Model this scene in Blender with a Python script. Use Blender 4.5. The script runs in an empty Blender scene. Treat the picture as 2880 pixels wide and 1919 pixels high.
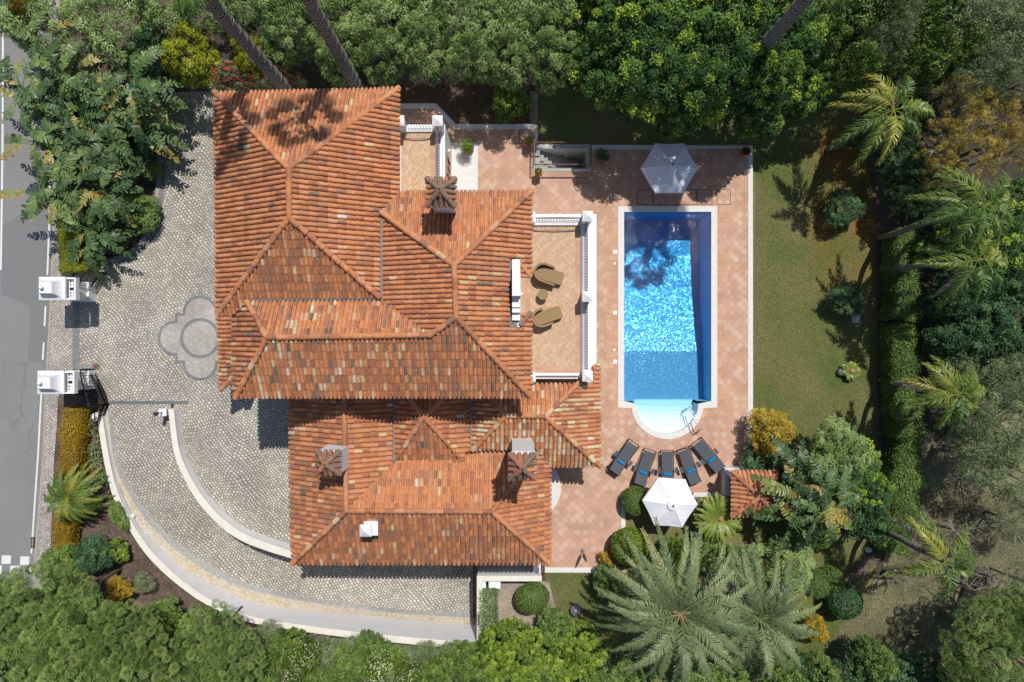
import bpy, math, random
import numpy as np
from mathutils import Vector
from mathutils.geometry import tessellate_polygon
R = math.radians
random.seed(7); rng = np.random.default_rng(7)
H, F = 36.0, 1944.0
def W(px, py, z=0.0):
    k = (H - z)/F
    return Vector(((px-1440)*k, (960-py)*k, z))
scene = bpy.context.scene
col = scene.collection
# ------------------------------------------------------------------ objects
def tag(o, label=None, cat=None, group=None, kind=None):
    if label: o['label'] = label
    if cat: o['category'] = cat
    if group: o['group'] = group
    if kind: o['kind'] = kind
    return o
def empty(name, loc=(0,0,0), rz=0.0, label=None, cat=None, group=None, parent=None):
    o = bpy.data.objects.new(name, None); col.objects.link(o)
    o.location = loc; o.rotation_euler = (0,0,rz); o.empty_display_size = .2
    if parent: o.parent = parent
    return tag(o, label, cat, group)
def copy_tree(o, parent=None):
    c = o.copy(); col.objects.link(c)
    if parent: c.parent = parent
    for ch in list(o.children): copy_tree(ch, c)
    return c
class MB:
    def __init__(s): s.v=[]; s.f=[]; s.t=[]; s.m=[]; s.n=0; s.blocks=[]
    def add(s, verts, faces, tint=0.5, mat=0):
        b = len(s.v); s.v.extend([tuple(p) for p in verts])
        s.f.extend([tuple(i+b for i in f) for f in faces])
        s.t.extend([tint]*len(faces)); s.m.extend([mat]*len(faces))
    def quads(s, V, tint):      # V: (n,4,3) numpy
        s.blocks.append((V.reshape(-1,3), tint))
    def box(s, x0,x1,y0,y1,z0,z1, tint=.5, mat=0):
        v=[(x0,y0,z0),(x1,y0,z0),(x1,y1,z0),(x0,y1,z0),(x0,y0,z1),(x1,y0,z1),(x1,y1,z1),(x0,y1,z1)]
        s.add(v,[(3,2,1,0),(4,5,6,7),(0,1,5,4),(1,2,6,5),(2,3,7,6),(3,0,4,7)],tint,mat)
    def prism(s, pts, z0, z1, tint=.5, mat=0):
        n=len(pts); v=[(p[0],p[1],z0) for p in pts]+[(p[0],p[1],z1) for p in pts]
        tri=tessellate_polygon([[Vector((p[0],p[1],0)) for p in pts]])
        f=[]
        for a,b,c in tri:
            A,B,C=pts[a],pts[b],pts[c]
            if (B[0]-A[0])*(C[1]-A[1])-(B[1]-A[1])*(C[0]-A[0])<0: b,c=c,b
            f.append((a+n,b+n,c+n)); f.append((c,b,a))
        ar=sum(pts[i][0]*pts[(i+1)%n][1]-pts[(i+1)%n][0]*pts[i][1] for i in range(n))
        for i in range(n):
            j=(i+1)%n
            f.append((i,j,j+n,i+n) if ar>0 else (j,i,i+n,j+n))
        s.add(v,f,tint,mat)
    def tube(s, pts, rad, seg=8, tint=.5, mat=0, cap=True):
        pts=[Vector(p) for p in pts]; n=len(pts)
        if not hasattr(rad,'__len__'): rad=[rad]*n
        vs=[]; up=Vector((.13,.31,.94))
        for i,p in enumerate(pts):
            d=(pts[min(i+1,n-1)]-pts[max(i-1,0)]).normalized()
            u=up if abs(d.dot(up))<.9 else Vector((1,.1,0))
            a=d.cross(u).normalized(); b=d.cross(a)
            for k in range(seg):
                th=2*math.pi*k/seg
                vs.append(p+(a*math.cos(th)+b*math.sin(th))*rad[i])
        f=[]
        for i in range(n-1):
            for k in range(seg):
                k2=(k+1)%seg
                f.append((i*seg+k,(i+1)*seg+k,(i+1)*seg+k2,i*seg+k2))
        if cap: f.append(tuple(range(seg))); f.append(tuple((n-1)*seg+k for k in reversed(range(seg))))
        s.add(vs,f,tint,mat)
    def lathe(s, prof, c=(0,0,0), seg=20, tint=.5, mat=0, sq=False, rot=0):
        vs=[]; m=len(prof)
        if sq: seg=4; rot=math.pi/4
        kk = math.sqrt(2) if sq else 1
        for r,z in prof:
            for k in range(seg):
                a=2*math.pi*k/seg+rot
                vs.append((c[0]+r*kk*math.cos(a), c[1]+r*kk*math.sin(a), c[2]+z))
        f=[]
        for i in range(m-1):
            for k in range(seg):
                k2=(k+1)%seg; f.append((i*seg+k,i*seg+k2,(i+1)*seg+k2,(i+1)*seg+k))
        f.append(tuple(reversed(range(seg)))); f.append(tuple((m-1)*seg+k for k in range(seg)))
        s.add(vs,f,tint,mat)
    def build(s, name, mats, parent=None, smooth=False, origin=None, bevel=0):
        if not isinstance(mats,(list,tuple)): mats=[mats]
        me=bpy.data.meshes.new(name)
        vs=np.array(s.v,dtype=np.float64).reshape(-1,3)
        nb=len(vs); loops=[i for f in s.f for i in f]; ls=[len(f) for f in s.f]
        tint=list(s.t); parts=[vs]; off=nb; L=[np.array(loops,dtype=np.int32)]; S=[np.array(ls,dtype=np.int32)]; T=[np.array(tint,dtype=np.float32)]; M=[np.array(s.m,dtype=np.int32)]
        for V,t in s.blocks:
            parts.append(V); k=len(V); L.append(np.arange(off,off+k,dtype=np.int32)); S.append(np.full(k//4,4,dtype=np.int32))
            T.append(np.broadcast_to(np.asarray(t,dtype=np.float32),(k//4,)).copy()); M.append(np.zeros(k//4,dtype=np.int32)); off+=k
        vs=np.concatenate(parts); L=np.concatenate(L); S=np.concatenate(S); T=np.concatenate(T); M=np.concatenate(M)
        if origin is None:
            o3 = np.array(world_loc(parent)) if parent is not None else None
        else: o3=np.array(origin)
        if o3 is not None: vs=vs-o3
        me.vertices.add(len(vs)); me.vertices.foreach_set('co',vs.astype(np.float32).ravel())
        me.loops.add(len(L)); me.loops.foreach_set('vertex_index',L)
        me.polygons.add(len(S)); st=np.zeros(len(S),dtype=np.int32); st[1:]=np.cumsum(S)[:-1]
        me.polygons.foreach_set('loop_start',st); 
        me.polygons.foreach_set('material_index',M)
        me.polygons.foreach_set('use_smooth',np.full(len(S),smooth))
        a=me.attributes.new('tint','FLOAT','FACE'); a.data.foreach_set('value',T)
        for m in mats: me.materials.append(m)
        me.update(calc_edges=True); me.validate()
        ob=bpy.data.objects.new(name,me); col.objects.link(ob)
        if parent is not None: ob.parent=parent
        elif origin is not None: ob.location=origin
        if bevel:
            md=ob.modifiers.new('bevel','BEVEL'); md.width=bevel; md.segments=2; md.limit_method='ANGLE'
        return ob
def world_loc(p):
    v=Vector((0,0,0))
    while p is not None: v=v+p.location; p=p.parent
    return v
def P(pts, z=0): return [tuple(W(a,b,z)) for a,b in pts]
def sheet(name, loops, z, mat, kind='structure'):
    """flat sheet with holes; loops of px points measured at height z"""
    L=[[Vector((*W(a,b,z)[:2],0)) for a,b in lp] for lp in loops]
    tri=tessellate_polygon(L); fl=[v for l in L for v in l]
    m=MB(); f=[]
    for a,b,c in tri:
        A,B,C=fl[a],fl[b],fl[c]
        if (B-A).cross(C-A).z<0: b,c=c,b
        f.append((a,b,c))
    m.add([(v.x,v.y,z) for v in fl],f)
    o=m.build(name,mat); return tag(o,kind=kind)
# ------------------------------------------------------------------ materials
def newmat(name):
    m=bpy.data.materials.new(name); m.use_nodes=True
    nt=m.node_tree; b=nt.nodes['Principled BSDF']; return m,nt,b
def N(nt,t,**kw):
    n=nt.nodes.new(t)
    for k,v in kw.items():
        if k.startswith('_'): n.inputs[k[1:].replace('_',' ')].default_value=v
        else: setattr(n,k,v)
    return n
def ramp(nt, stops, interp='LINEAR'):
    n=nt.nodes.new('ShaderNodeValToRGB'); cr=n.color_ramp; cr.interpolation=interp
    while len(cr.elements)<len(stops): cr.elements.new(.5)
    for e,(p,c) in zip(cr.elements,stops): e.position=p; e.color=(*c,1)
    return n
def objco(nt): return nt.nodes.new('ShaderNodeNewGeometry').outputs['Position']
def mixc(nt,a,b,fac,mode='MIX'):
    n=nt.nodes.new('ShaderNodeMix'); n.data_type='RGBA'; n.blend_type=mode
    if isinstance(fac,(int,float)): n.inputs[0].default_value=fac
    else: nt.links.new(fac,n.inputs[0])
    for i,x in ((6,a),(7,b)):
        if isinstance(x,tuple): n.inputs[i].default_value=(*x,1)
        else: nt.links.new(x,n.inputs[i])
    return n.outputs[2]
def noise(nt,scale,detail=4,co=None,rough=.6):
    n=N(nt,'ShaderNodeTexNoise',_Scale=scale,_Detail=detail,_Roughness=rough)
    nt.links.new(co or objco(nt),n.inputs['Vector']); return n
def bump(nt,b,h,strength=.4,dist=.02):
    n=N(nt,'ShaderNodeBump',_Strength=strength,_Distance=dist)
    nt.links.new(h,n.inputs['Height']); nt.links.new(n.outputs[0],b.inputs['Normal'])
def math_(nt,op,a,b=None,clamp=False):
    n=nt.nodes.new('ShaderNodeMath'); n.operation=op; n.use_clamp=clamp
    for i,x in enumerate((a,b)):
        if x is None: continue
        if isinstance(x,(int,float)): n.inputs[i].default_value=x
        else: nt.links.new(x,n.inputs[i])
    return n.outputs[0]
def plain(name,c,rough=.6,metal=0,var=.12,scale=6,spec=.3,bmp=0):
    m,nt,b=newmat(name)
    n=noise(nt,scale,5)
    lo=tuple(x*(1-var) for x in c); hi=tuple(min(1,x*(1+var)) for x in c)
    r=ramp(nt,[(.3,lo),(.7,hi)]); nt.links.new(n.outputs[0],r.inputs[0])
    nt.links.new(r.outputs[0],b.inputs['Base Color'])
    b.inputs['Roughness'].default_value=rough; b.inputs['Metallic'].default_value=metal
    b.inputs['Specular IOR Level'].default_value=spec
    if bmp: bump(nt,b,noise(nt,60,3).outputs[0],bmp,.01)
    return m
def tinted(name,stops,rough=.6,spec=.3,mottle=.25,mscale=12,trans=0,interp='LINEAR',patch=None):
    m,nt,b=newmat(name)
    at=N(nt,'ShaderNodeAttribute',attribute_name='tint')
    r=ramp(nt,stops,interp); nt.links.new(at.outputs['Fac'],r.inputs[0])
    n=noise(nt,mscale,4); rr=ramp(nt,[(.3,(1-mottle,)*3),(.75,(1+mottle*.4,)*3)]); nt.links.new(n.outputs[0],rr.inputs[0])
    c=mixc(nt,r.outputs[0],rr.outputs[0],1.0,'MULTIPLY')
    if patch:
        n2=noise(nt,patch[1],3); r2=ramp(nt,[(.5,(0,0,0)),(.7,(1,1,1))]); nt.links.new(n2.outputs[0],r2.inputs[0])
        c=mixc(nt,c,patch[0],math_(nt,'MULTIPLY',r2.outputs[0],patch[2]))
    nt.links.new(c,b.inputs['Base Color'])
    b.inputs['Roughness'].default_value=rough; b.inputs['Specular IOR Level'].default_value=spec
    if trans:
        out=nt.nodes['Material Output']; tr=nt.nodes.new('ShaderNodeBsdfTranslucent'); nt.links.new(c,tr.inputs[0])
        mx=nt.nodes.new('ShaderNodeMixShader'); mx.inputs[0].default_value=trans
        nt.links.new(b.outputs[0],mx.inputs[1]); nt.links.new(tr.outputs[0],mx.inputs[2]); nt.links.new(mx.outputs[0],out.inputs[0])
    return m
TILE=tinted('terracotta_tile',[(0,(.06,.045,.035)),(.1,(.19,.15,.12)),(.2,(.27,.165,.11)),(.3,(.33,.14,.085)),(.45,(.47,.195,.095)),(.6,(.59,.245,.105)),(.72,(.54,.27,.16)),(.82,(.58,.38,.22)),(.93,(.60,.49,.29)),(1,(.62,.6,.52))],rough=.85,spec=.15,mottle=.26,mscale=7,patch=((.25,.165,.115),1.1,.45))
MORTAR=plain('mortar',(.2,.12,.08),.9)
LEAD=plain('lead_gutter',(.17,.17,.16),.7,var=.25)
WHITE=plain('white_plaster',(.70,.70,.71),.75,var=.05,scale=2,bmp=.08)
CREAM=plain('cream_coping',(.66,.63,.56),.8,var=.07,scale=3,bmp=.1)
EDGE=plain('pale_stone_edging',(.62,.61,.58),.7,var=.08,scale=5)
IRON=plain('black_iron',(.02,.02,.024),.45,.5)
RAILB=plain('brown_handrail',(.16,.075,.05),.5)
SILVER=plain('steel',(.62,.63,.65),.3,.5)
GLASS=plain('dark_glass',(.03,.04,.05),.08,spec=.8)
FRAME=plain('window_frame',(.25,.1,.05),.5)
GREY=plain('grey_fabric',(.075,.085,.100),.8,var=.15,scale=40)
DARKM=plain('dark_metal',(.035,.035,.04),.45,.3)
BLUE=plain('blue_cloth',(.0,.19,.50),.85,var=.15,scale=30)
CANVAS=plain('white_canvas',(.76,.77,.82),.85,var=.04,scale=8,bmp=.1)
POT=plain('terracotta_pot',(.42,.13,.06),.8,var=.2)
SOIL=plain('potting_soil',(.05,.035,.025),.95)
STONE=plain('grey_stone',(.14,.14,.145),.85,var=.25,scale=15,bmp=.4)
ACW=plain('cool_white_metal',(.72,.77,.82),.4,var=.03)
def wicker():
    m,nt,b=newmat('wicker'); w=N(nt,'ShaderNodeTexWave',_Scale=14.0,_Distortion=1.5); nt.links.new(objco(nt),w.inputs[0])
    r=ramp(nt,[(0,(.17,.105,.045)),(.6,(.36,.25,.12))]); nt.links.new(w.outputs['Fac'],r.inputs[0]); nt.links.new(r.outputs[0],b.inputs['Base Color'])
    b.inputs['Roughness'].default_value=.7; bump(nt,b,w.outputs['Fac'],.6,.01); return m
WICKER=wicker()
def asphalt():
    m,nt,b=newmat('asphalt'); n=noise(nt,90,2); n2=noise(nt,.35,4)
    r=ramp(nt,[(.3,(.155,.155,.155)),(.7,(.25,.25,.245))]); nt.links.new(n.outputs[0],r.inputs[0])
    r2=ramp(nt,[(.35,(.92,.925,.94)),(.65,(1.05,1.04,1.02))]); nt.links.new(n2.outputs[0],r2.inputs[0])
    c=mixc(nt,r.outputs[0],r2.outputs[0],1.0,'MULTIPLY')
    v=N(nt,'ShaderNodeTexVoronoi',feature='DISTANCE_TO_EDGE',_Scale=.22); 
    nd=noise(nt,1.2,5); w=mixc(nt,objco(nt),nd.outputs[1],.25); nt.links.new(w,v.inputs['Vector'])
    rc=ramp(nt,[(0,(.80,.80,.80)),(.003,(1,1,1))]); nt.links.new(v.outputs[0],rc.inputs[0])
    c=mixc(nt,c,rc.outputs[0],1.0,'MULTIPLY')
    nt.links.new(c,b.inputs['Base Color']); b.inputs['Roughness'].default_value=.9; bump(nt,b,n.outputs[0],.3,.01); return m
ASPH=asphalt()
def cobble(name,scale,lo,hi,joint,jw=.09,spread=1.0,sx=1.0,rot=0,stain=.3):
    m,nt,b=newmat(name); co=objco(nt)
    mp=nt.nodes.new('ShaderNodeMapping'); mp.inputs['Scale'].default_value=(sx,1,1); mp.inputs['Rotation'].default_value=(0,0,rot); nt.links.new(co,mp.inputs[0])
    nd=noise(nt,.7,3,co=mp.outputs[0]); w=mixc(nt,mp.outputs[0],nd.outputs[1],.2)
    v=N(nt,'ShaderNodeTexVoronoi',feature='DISTANCE_TO_EDGE',voronoi_dimensions='2D',_Scale=scale,_Randomness=.55*spread); nt.links.new(w,v.inputs['Vector'])
    v2=N(nt,'ShaderNodeTexVoronoi',feature='F1',voronoi_dimensions='2D',_Scale=scale,_Randomness=.55*spread); nt.links.new(w,v2.inputs['Vector'])
    sp=nt.nodes.new('ShaderNodeSeparateColor'); nt.links.new(v2.outputs['Color'],sp.inputs[0])
    r=ramp(nt,[(0,lo),(1,hi)]); nt.links.new(sp.outputs[0],r.inputs[0])
    j=ramp(nt,[(jw*.35,(0,0,0)),(jw,(1,1,1))]); nt.links.new(v.outputs[0],j.inputs[0])
    c=mixc(nt,joint,r.outputs[0],j.outputs[0])
    n2=noise(nt,.4,5); r2=ramp(nt,[(.3,(1-stain,1-stain*1.05,1-stain*1.15)),(.65,(1.08,1.06,1.02))]); nt.links.new(n2.outputs[0],r2.inputs[0])
    c=mixc(nt,c,r2.outputs[0],1.0,'MULTIPLY'); nt.links.new(c,b.inputs['Base Color'])
    b.inputs['Roughness'].default_value=.8; bump(nt,b,j.outputs[0],.5,.02); return m
COB=cobble('cobblestone',8.4,(.34,.32,.28),(.52,.495,.445),(.15,.13,.105),.13,rot=.75,spread=.85,sx=.72,stain=.36)
def setts(name,row,wid,lo,hi,joint,rot,mort=.022,stain=.3):
    m,nt,b=newmat(name); mp=nt.nodes.new('ShaderNodeMapping'); mp.inputs['Rotation'].default_value=(0,0,rot); nt.links.new(objco(nt),mp.inputs[0])
    def warp(vec,scale,amp):
        nd=noise(nt,scale,2,co=vec); sb=nt.nodes.new('ShaderNodeVectorMath'); sb.operation='SUBTRACT'; nt.links.new(nd.outputs[1],sb.inputs[0]); sb.inputs[1].default_value=(.5,.5,.5)
        sc=nt.nodes.new('ShaderNodeVectorMath'); sc.operation='SCALE'; nt.links.new(sb.outputs[0],sc.inputs[0]); sc.inputs['Scale'].default_value=amp
        ad=nt.nodes.new('ShaderNodeVectorMath'); nt.links.new(vec,ad.inputs[0]); nt.links.new(sc.outputs[0],ad.inputs[1]); return ad.outputs[0]
    w=warp(warp(mp.outputs[0],.4,.7),4.5,.05)
    br=N(nt,'ShaderNodeTexBrick',offset=.5,_Scale=1.0,_Mortar_Size=mort,_Brick_Width=wid,_Row_Height=row,_Mortar_Smooth=.6); nt.links.new(w,br.inputs['Vector'])
    br.inputs['Color1'].default_value=(0,0,0,1); br.inputs['Color2'].default_value=(1,1,1,1); br.inputs['Mortar'].default_value=(.5,.5,.5,1)
    r=ramp(nt,[(0,lo),(1,hi)]); nt.links.new(br.outputs['Color'],r.inputs[0]); c=mixc(nt,r.outputs[0],joint,br.outputs['Fac'])
    n2=noise(nt,.35,6); r2=ramp(nt,[(.3,(1-stain,1-stain*1.05,1-stain*1.15)),(.62,(1.06,1.05,1.02))]); nt.links.new(n2.outputs[0],r2.inputs[0])
    c=mixc(nt,c,r2.outputs[0],1.0,'MULTIPLY'); n3=noise(nt,14,3); r3=ramp(nt,[(.3,(.88,.88,.87)),(.7,(1.1,1.1,1.1))]); nt.links.new(n3.outputs[0],r3.inputs[0]); c=mixc(nt,c,r3.outputs[0],1.0,'MULTIPLY')
    nt.links.new(c,b.inputs['Base Color']); b.inputs['Roughness'].default_value=.85; iv=math_(nt,'SUBTRACT',1.0,br.outputs['Fac']); bump(nt,b,iv,.5,.02); return m
COB=setts('cobblestone',.145,.165,(.36,.34,.30),(.56,.535,.485),(.13,.112,.088),.85,stain=.26)
MOSA=cobble('fine_mosaic',15,(.39,.37,.35),(.55,.53,.51),(.22,.195,.17),.12,rot=.5)
MOSD=cobble('dark_mosaic',15,(.13,.145,.16),(.22,.24,.25),(.25,.25,.24),.12,rot=.2)
SIDEW=cobble('sidewalk_mosaic',10,(.33,.30,.29),(.52,.49,.47),(.15,.125,.11),.14,rot=.8)
BANDM=cobble('grey_band_mosaic',13,(.24,.25,.255),(.34,.345,.34),(.34,.33,.3),.1,stain=.15)
def stonestrip():
    m,nt,b=newmat('ochre_stone_strip'); n=noise(nt,2.2,6); n2=noise(nt,9,4)
    r=ramp(nt,[(.3,(.31,.265,.20)),(.5,(.42,.385,.315)),(.7,(.50,.475,.42))]); nt.links.new(n2.outputs[0],r.inputs[0])
    r2=ramp(nt,[(.35,(1.04,.93,.80)),(.6,(1.08,1.08,1.05))]); nt.links.new(n.outputs[0],r2.inputs[0])
    c=mixc(nt,r.outputs[0],r2.outputs[0],1.0,'MULTIPLY'); nt.links.new(c,b.inputs['Base Color']); b.inputs['Roughness'].default_value=.9
    bump(nt,b,n2.outputs[0],.4,.03); return m
STRIP=stonestrip()
def tilefloor(name,size,rot,lo,mid,hi,joint,brickw=None,jw=.02):
    m,nt,b=newmat(name); co=objco(nt)
    mp=nt.nodes.new('ShaderNodeMapping'); mp.inputs['Rotation'].default_value=(0,0,rot); nt.links.new(co,mp.inputs[0])
    br=N(nt,'ShaderNodeTexBrick',offset=0.5 if brickw else 0.0,_Scale=1.0,_Mortar_Size=jw*.5,_Brick_Width=brickw or size,_Row_Height=size,_Mortar_Smooth=.1)
    br.inputs['Color1'].default_value=(0,0,0,1); br.inputs['Color2'].default_value=(1,1,1,1); br.inputs['Mortar'].default_value=(.5,.5,.5,1)
    nt.links.new(mp.outputs[0],br.inputs['Vector'])
    # per-tile random from snapped coordinates
    sn=nt.nodes.new('ShaderNodeVectorMath'); sn.operation='SNAP'; nt.links.new(mp.outputs[0],sn.inputs[0]); sn.inputs[1].default_value=(brickw or size,size,10)
    wn=nt.nodes.new('ShaderNodeTexWhiteNoise'); wn.noise_dimensions='3D'; nt.links.new((br.outputs['Color'] if brickw else sn.outputs[0]),wn.inputs[0])
    r=ramp(nt,[(0,lo),(.6,mid),(.92,hi)])
    if brickw: nt.links.new(br.outputs['Color'],r.inputs[0])
    else: nt.links.new(wn.outputs['Value'],r.inputs[0])
    c=mixc(nt,r.outputs[0],joint,math_(nt,'MULTIPLY',br.outputs['Fac'],.8))
    n2=noise(nt,1.0,5); r2=ramp(nt,[(.3,(.88,.86,.85)),(.7,(1.1,1.1,1.1))]); nt.links.new(n2.outputs[0],r2.inputs[0])
    c=mixc(nt,c,r2.outputs[0],1.0,'MULTIPLY'); nt.links.new(c,b.inputs['Base Color']); b.inputs['Roughness'].default_value=.75
    b.inputs['Specular IOR Level'].default_value=.2
    return m
TERR=tilefloor('terracotta_paving',.30,R(45),(.455,.275,.19),(.50,.315,.225),(.54,.375,.28),(.36,.235,.175))
def herring():
    m,nt,b=newmat('herringbone_brick'); co=objco(nt)
    sx=nt.nodes.new('ShaderNodeSeparateXYZ'); nt.links.new(co,sx.inputs[0])
    x,y=sx.outputs[0],sx.outputs[1]
    # chevron: columns 0.26 m wide, course 0.09 m, slanted 45 deg
    p=math_(nt,'PINGPONG',x,.15); q=math_(nt,'ADD',y,p)
    qq=math_(nt,'DIVIDE',q,.09); fr=math_(nt,'FRACT',qq); fl=math_(nt,'FLOOR',qq)
    cx=math_(nt,'FLOOR',math_(nt,'DIVIDE',x,.15))
    cb=nt.nodes.new('ShaderNodeCombineXYZ'); nt.links.new(cx,cb.inputs[0]); nt.links.new(fl,cb.inputs[1])
    wn=nt.nodes.new('ShaderNodeTexWhiteNoise'); nt.links.new(cb.outputs[0],wn.inputs[0])
    r=ramp(nt,[(0,(.44,.28,.17)),(.6,(.51,.345,.22)),(1,(.57,.42,.285))]); nt.links.new(wn.outputs['Value'],r.inputs[0])
    j=ramp(nt,[(.08,(1,1,1)),(.16,(0,0,0))]); nt.links.new(fr,j.inputs[0])
    c=mixc(nt,r.outputs[0],(.34,.23,.15),math_(nt,'MULTIPLY',j.outputs[0],.7))
    nt.links.new(c,b.inputs['Base Color']); b.inputs['Roughness'].default_value=.8; return m
HERR=herring()
BORDER=tilefloor('terracotta_border',.28,0,(.47,.27,.17),(.51,.31,.205),(.54,.35,.245),(.38,.25,.18),brickw=.28)
def lawnmat():
    m,nt,b=newmat('lawn'); n=noise(nt,25,4); n2=noise(nt,.28,4); n3=noise(nt,.16,3)
    r=ramp(nt,[(.3,(.065,.07,.027)),(.52,(.145,.145,.063)),(.75,(.25,.23,.12))]); nt.links.new(n.outputs[0],r.inputs[0])
    r2=ramp(nt,[(.35,(.68,.92,.55)),(.6,(1.15,1.07,1.02))]); nt.links.new(n2.outputs[0],r2.inputs[0])
    c=mixc(nt,r.outputs[0],r2.outputs[0],1.0,'MULTIPLY')
    sx=nt.nodes.new('ShaderNodeSeparateXYZ'); nt.links.new(objco(nt),sx.inputs[0])
    # rusty worn patch of the lawn towards the hedge
    fx=ramp(nt,[(.0,(0,0,0)),(.25,(1,1,1)),(.9,(1,1,1)),(1,(0,0,0))])
    mr=N(nt,'ShaderNodeMapRange'); nt.links.new(sx.outputs[0],mr.inputs[0]); mr.inputs[1].default_value=15.2; mr.inputs[2].default_value=20.5; nt.links.new(mr.outputs[0],fx.inputs[0])
    fy=ramp(nt,[(.0,(0,0,0)),(.35,(1,1,1)),(.8,(1,1,1)),(1,(0,0,0))])
    mr2=N(nt,'ShaderNodeMapRange'); nt.links.new(sx.outputs[1],mr2.inputs[0]); mr2.inputs[1].default_value=2.0; mr2.inputs[2].default_value=12.0; nt.links.new(mr2.outputs[0],fy.inputs[0])
    n4=noise(nt,.55,4); r4=ramp(nt,[(.42,(0,0,0)),(.62,(1,1,1))]); nt.links.new(n4.outputs[0],r4.inputs[0])
    f=math_(nt,'MULTIPLY',math_(nt,'MULTIPLY',fx.outputs[0],fy.outputs[0]),math_(nt,'ADD',math_(nt,'MULTIPLY',r4.outputs[0],.7),.18))
    c=mixc(nt,c,(.27,.115,.025),f)
    nt.links.new(c,b.inputs['Base Color']); b.inputs['Roughness'].default_value=.95; b.inputs['Specular IOR Level'].default_value=.1
    bump(nt,b,n.outputs[0],.5,.04); return m
LAWN=lawnmat()
def earth(name,a,b_,c_,sc=8):
    m,nt,b=newmat(name); n=noise(nt,sc,6); n2=noise(nt,.6,3); r=ramp(nt,[(.3,a),(.55,b_),(.75,c_)]); nt.links.new(n.outputs[0],r.inputs[0])
    r2=ramp(nt,[(.35,(.75,.75,.75)),(.65,(1.15,1.12,1.08))]); nt.links.new(n2.outputs[0],r2.inputs[0])
    c=mixc(nt,r.outputs[0],r2.outputs[0],1.0,'MULTIPLY'); nt.links.new(c,b.inputs['Base Color']); b.inputs['Roughness'].default_value=.95
    bump(nt,b,n.outputs[0],.6,.05); return m
EARTH=earth('garden_soil',(.06,.042,.032),(.12,.085,.065),(.21,.155,.12))
GROUND=earth('ground_soil',(.03,.026,.016),(.055,.047,.03),(.10,.085,.055),5)
GRASSY=earth('dry_grass',(.10,.10,.05),(.17,.16,.09),(.26,.23,.15),14)
SANDY=earth('pale_soil',(.22,.18,.14),(.33,.28,.225),(.42,.37,.31),10)
PAINT=plain('road_paint',(.62,.63,.62),.6,var=.12,scale=12)
def poolmat():
    m,nt,b=newmat('pool_mosaic'); n=noise(nt,30,3)
    r=ramp(nt,[(.3,(.21,.32,.42)),(.7,(.31,.43,.54))]); nt.links.new(n.outputs[0],r.inputs[0]); nt.links.new(r.outputs[0],b.inputs['Base Color'])
    b.inputs['Roughness'].default_value=.22; b.inputs['Specular IOR Level'].default_value=.5; b.inputs['Coat Weight'].default_value=.38; b.inputs['Coat Roughness'].default_value=.15; b.inputs['Coat IOR'].default_value=1.45
    # hand-laid mosaic: every little facet tilts slightly its own way
    g=nt.nodes.new('ShaderNodeNewGeometry'); acc=None
    v=N(nt,'ShaderNodeTexVoronoi',feature='F1',_Scale=25.0); nt.links.new(g.outputs['Position'],v.inputs['Vector'])
    sb=nt.nodes.new('ShaderNodeVectorMath'); sb.operation='SUBTRACT'; nt.links.new(v.outputs['Color'],sb.inputs[0]); sb.inputs[1].default_value=(.5,.5,.5)
    sc=nt.nodes.new('ShaderNodeVectorMath'); sc.operation='MULTIPLY'; nt.links.new(sb.outputs[0],sc.inputs[0]); sc.inputs[1].default_value=(.24,.24,0)
    ad=nt.nodes.new('ShaderNodeVectorMath'); ad.operation='ADD'; nt.links.new(sc.outputs[0],ad.inputs[0]); nt.links.new(g.outputs['Normal'],ad.inputs[1])
    nm=nt.nodes.new('ShaderNodeVectorMath'); nm.operation='NORMALIZE'; nt.links.new(ad.outputs[0],nm.inputs[0])
    nt.links.new(nm.outputs[0],b.inputs['Normal']); nt.links.new(nm.outputs[0],b.inputs['Coat Normal'])
    return m
POOLM=poolmat()
POOLW=plain('pool_wall_mosaic',(.30,.74,.90),.5,var=.08,scale=30)
STEPM=plain('pool_step',(.74,.80,.80),.5,var=.03)
def watermat():
    m=bpy.data.materials.new('pool_water'); m.use_nodes=True; nt=m.node_tree; nt.nodes.remove(nt.nodes['Principled BSDF']); out=nt.nodes['Material Output']
    tr=nt.nodes.new('ShaderNodeBsdfTransparent'); gl=nt.nodes.new('ShaderNodeBsdfGlossy'); gl.inputs['Roughness'].default_value=.06
    fr=nt.nodes.new('ShaderNodeFresnel'); fr.inputs[0].default_value=1.33
    n=noise(nt,5,4,rough=.65); n2=noise(nt,17,3)
    h=math_(nt,'ADD',n.outputs[0],math_(nt,'MULTIPLY',n2.outputs[0],.35))
    bp=N(nt,'ShaderNodeBump',_Strength=.55,_Distance=.05); nt.links.new(h,bp.inputs['Height'])
    nt.links.new(bp.outputs[0],gl.inputs['Normal']); nt.links.new(bp.outputs[0],fr.inputs['Normal'])
    mx=nt.nodes.new('ShaderNodeMixShader'); nt.links.new(fr.outputs[0],mx.inputs[0]); nt.links.new(tr.outputs[0],mx.inputs[1]); nt.links.new(gl.outputs[0],mx.inputs[2])
    nt.links.new(mx.outputs[0],out.inputs['Surface'])
    va=nt.nodes.new('ShaderNodeVolumeAbsorption'); va.inputs[0].default_value=(.40,.81,.957,1); va.inputs[1].default_value=.85
    nt.links.new(va.outputs[0],out.inputs['Volume']); return m
WATER=watermat()
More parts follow.
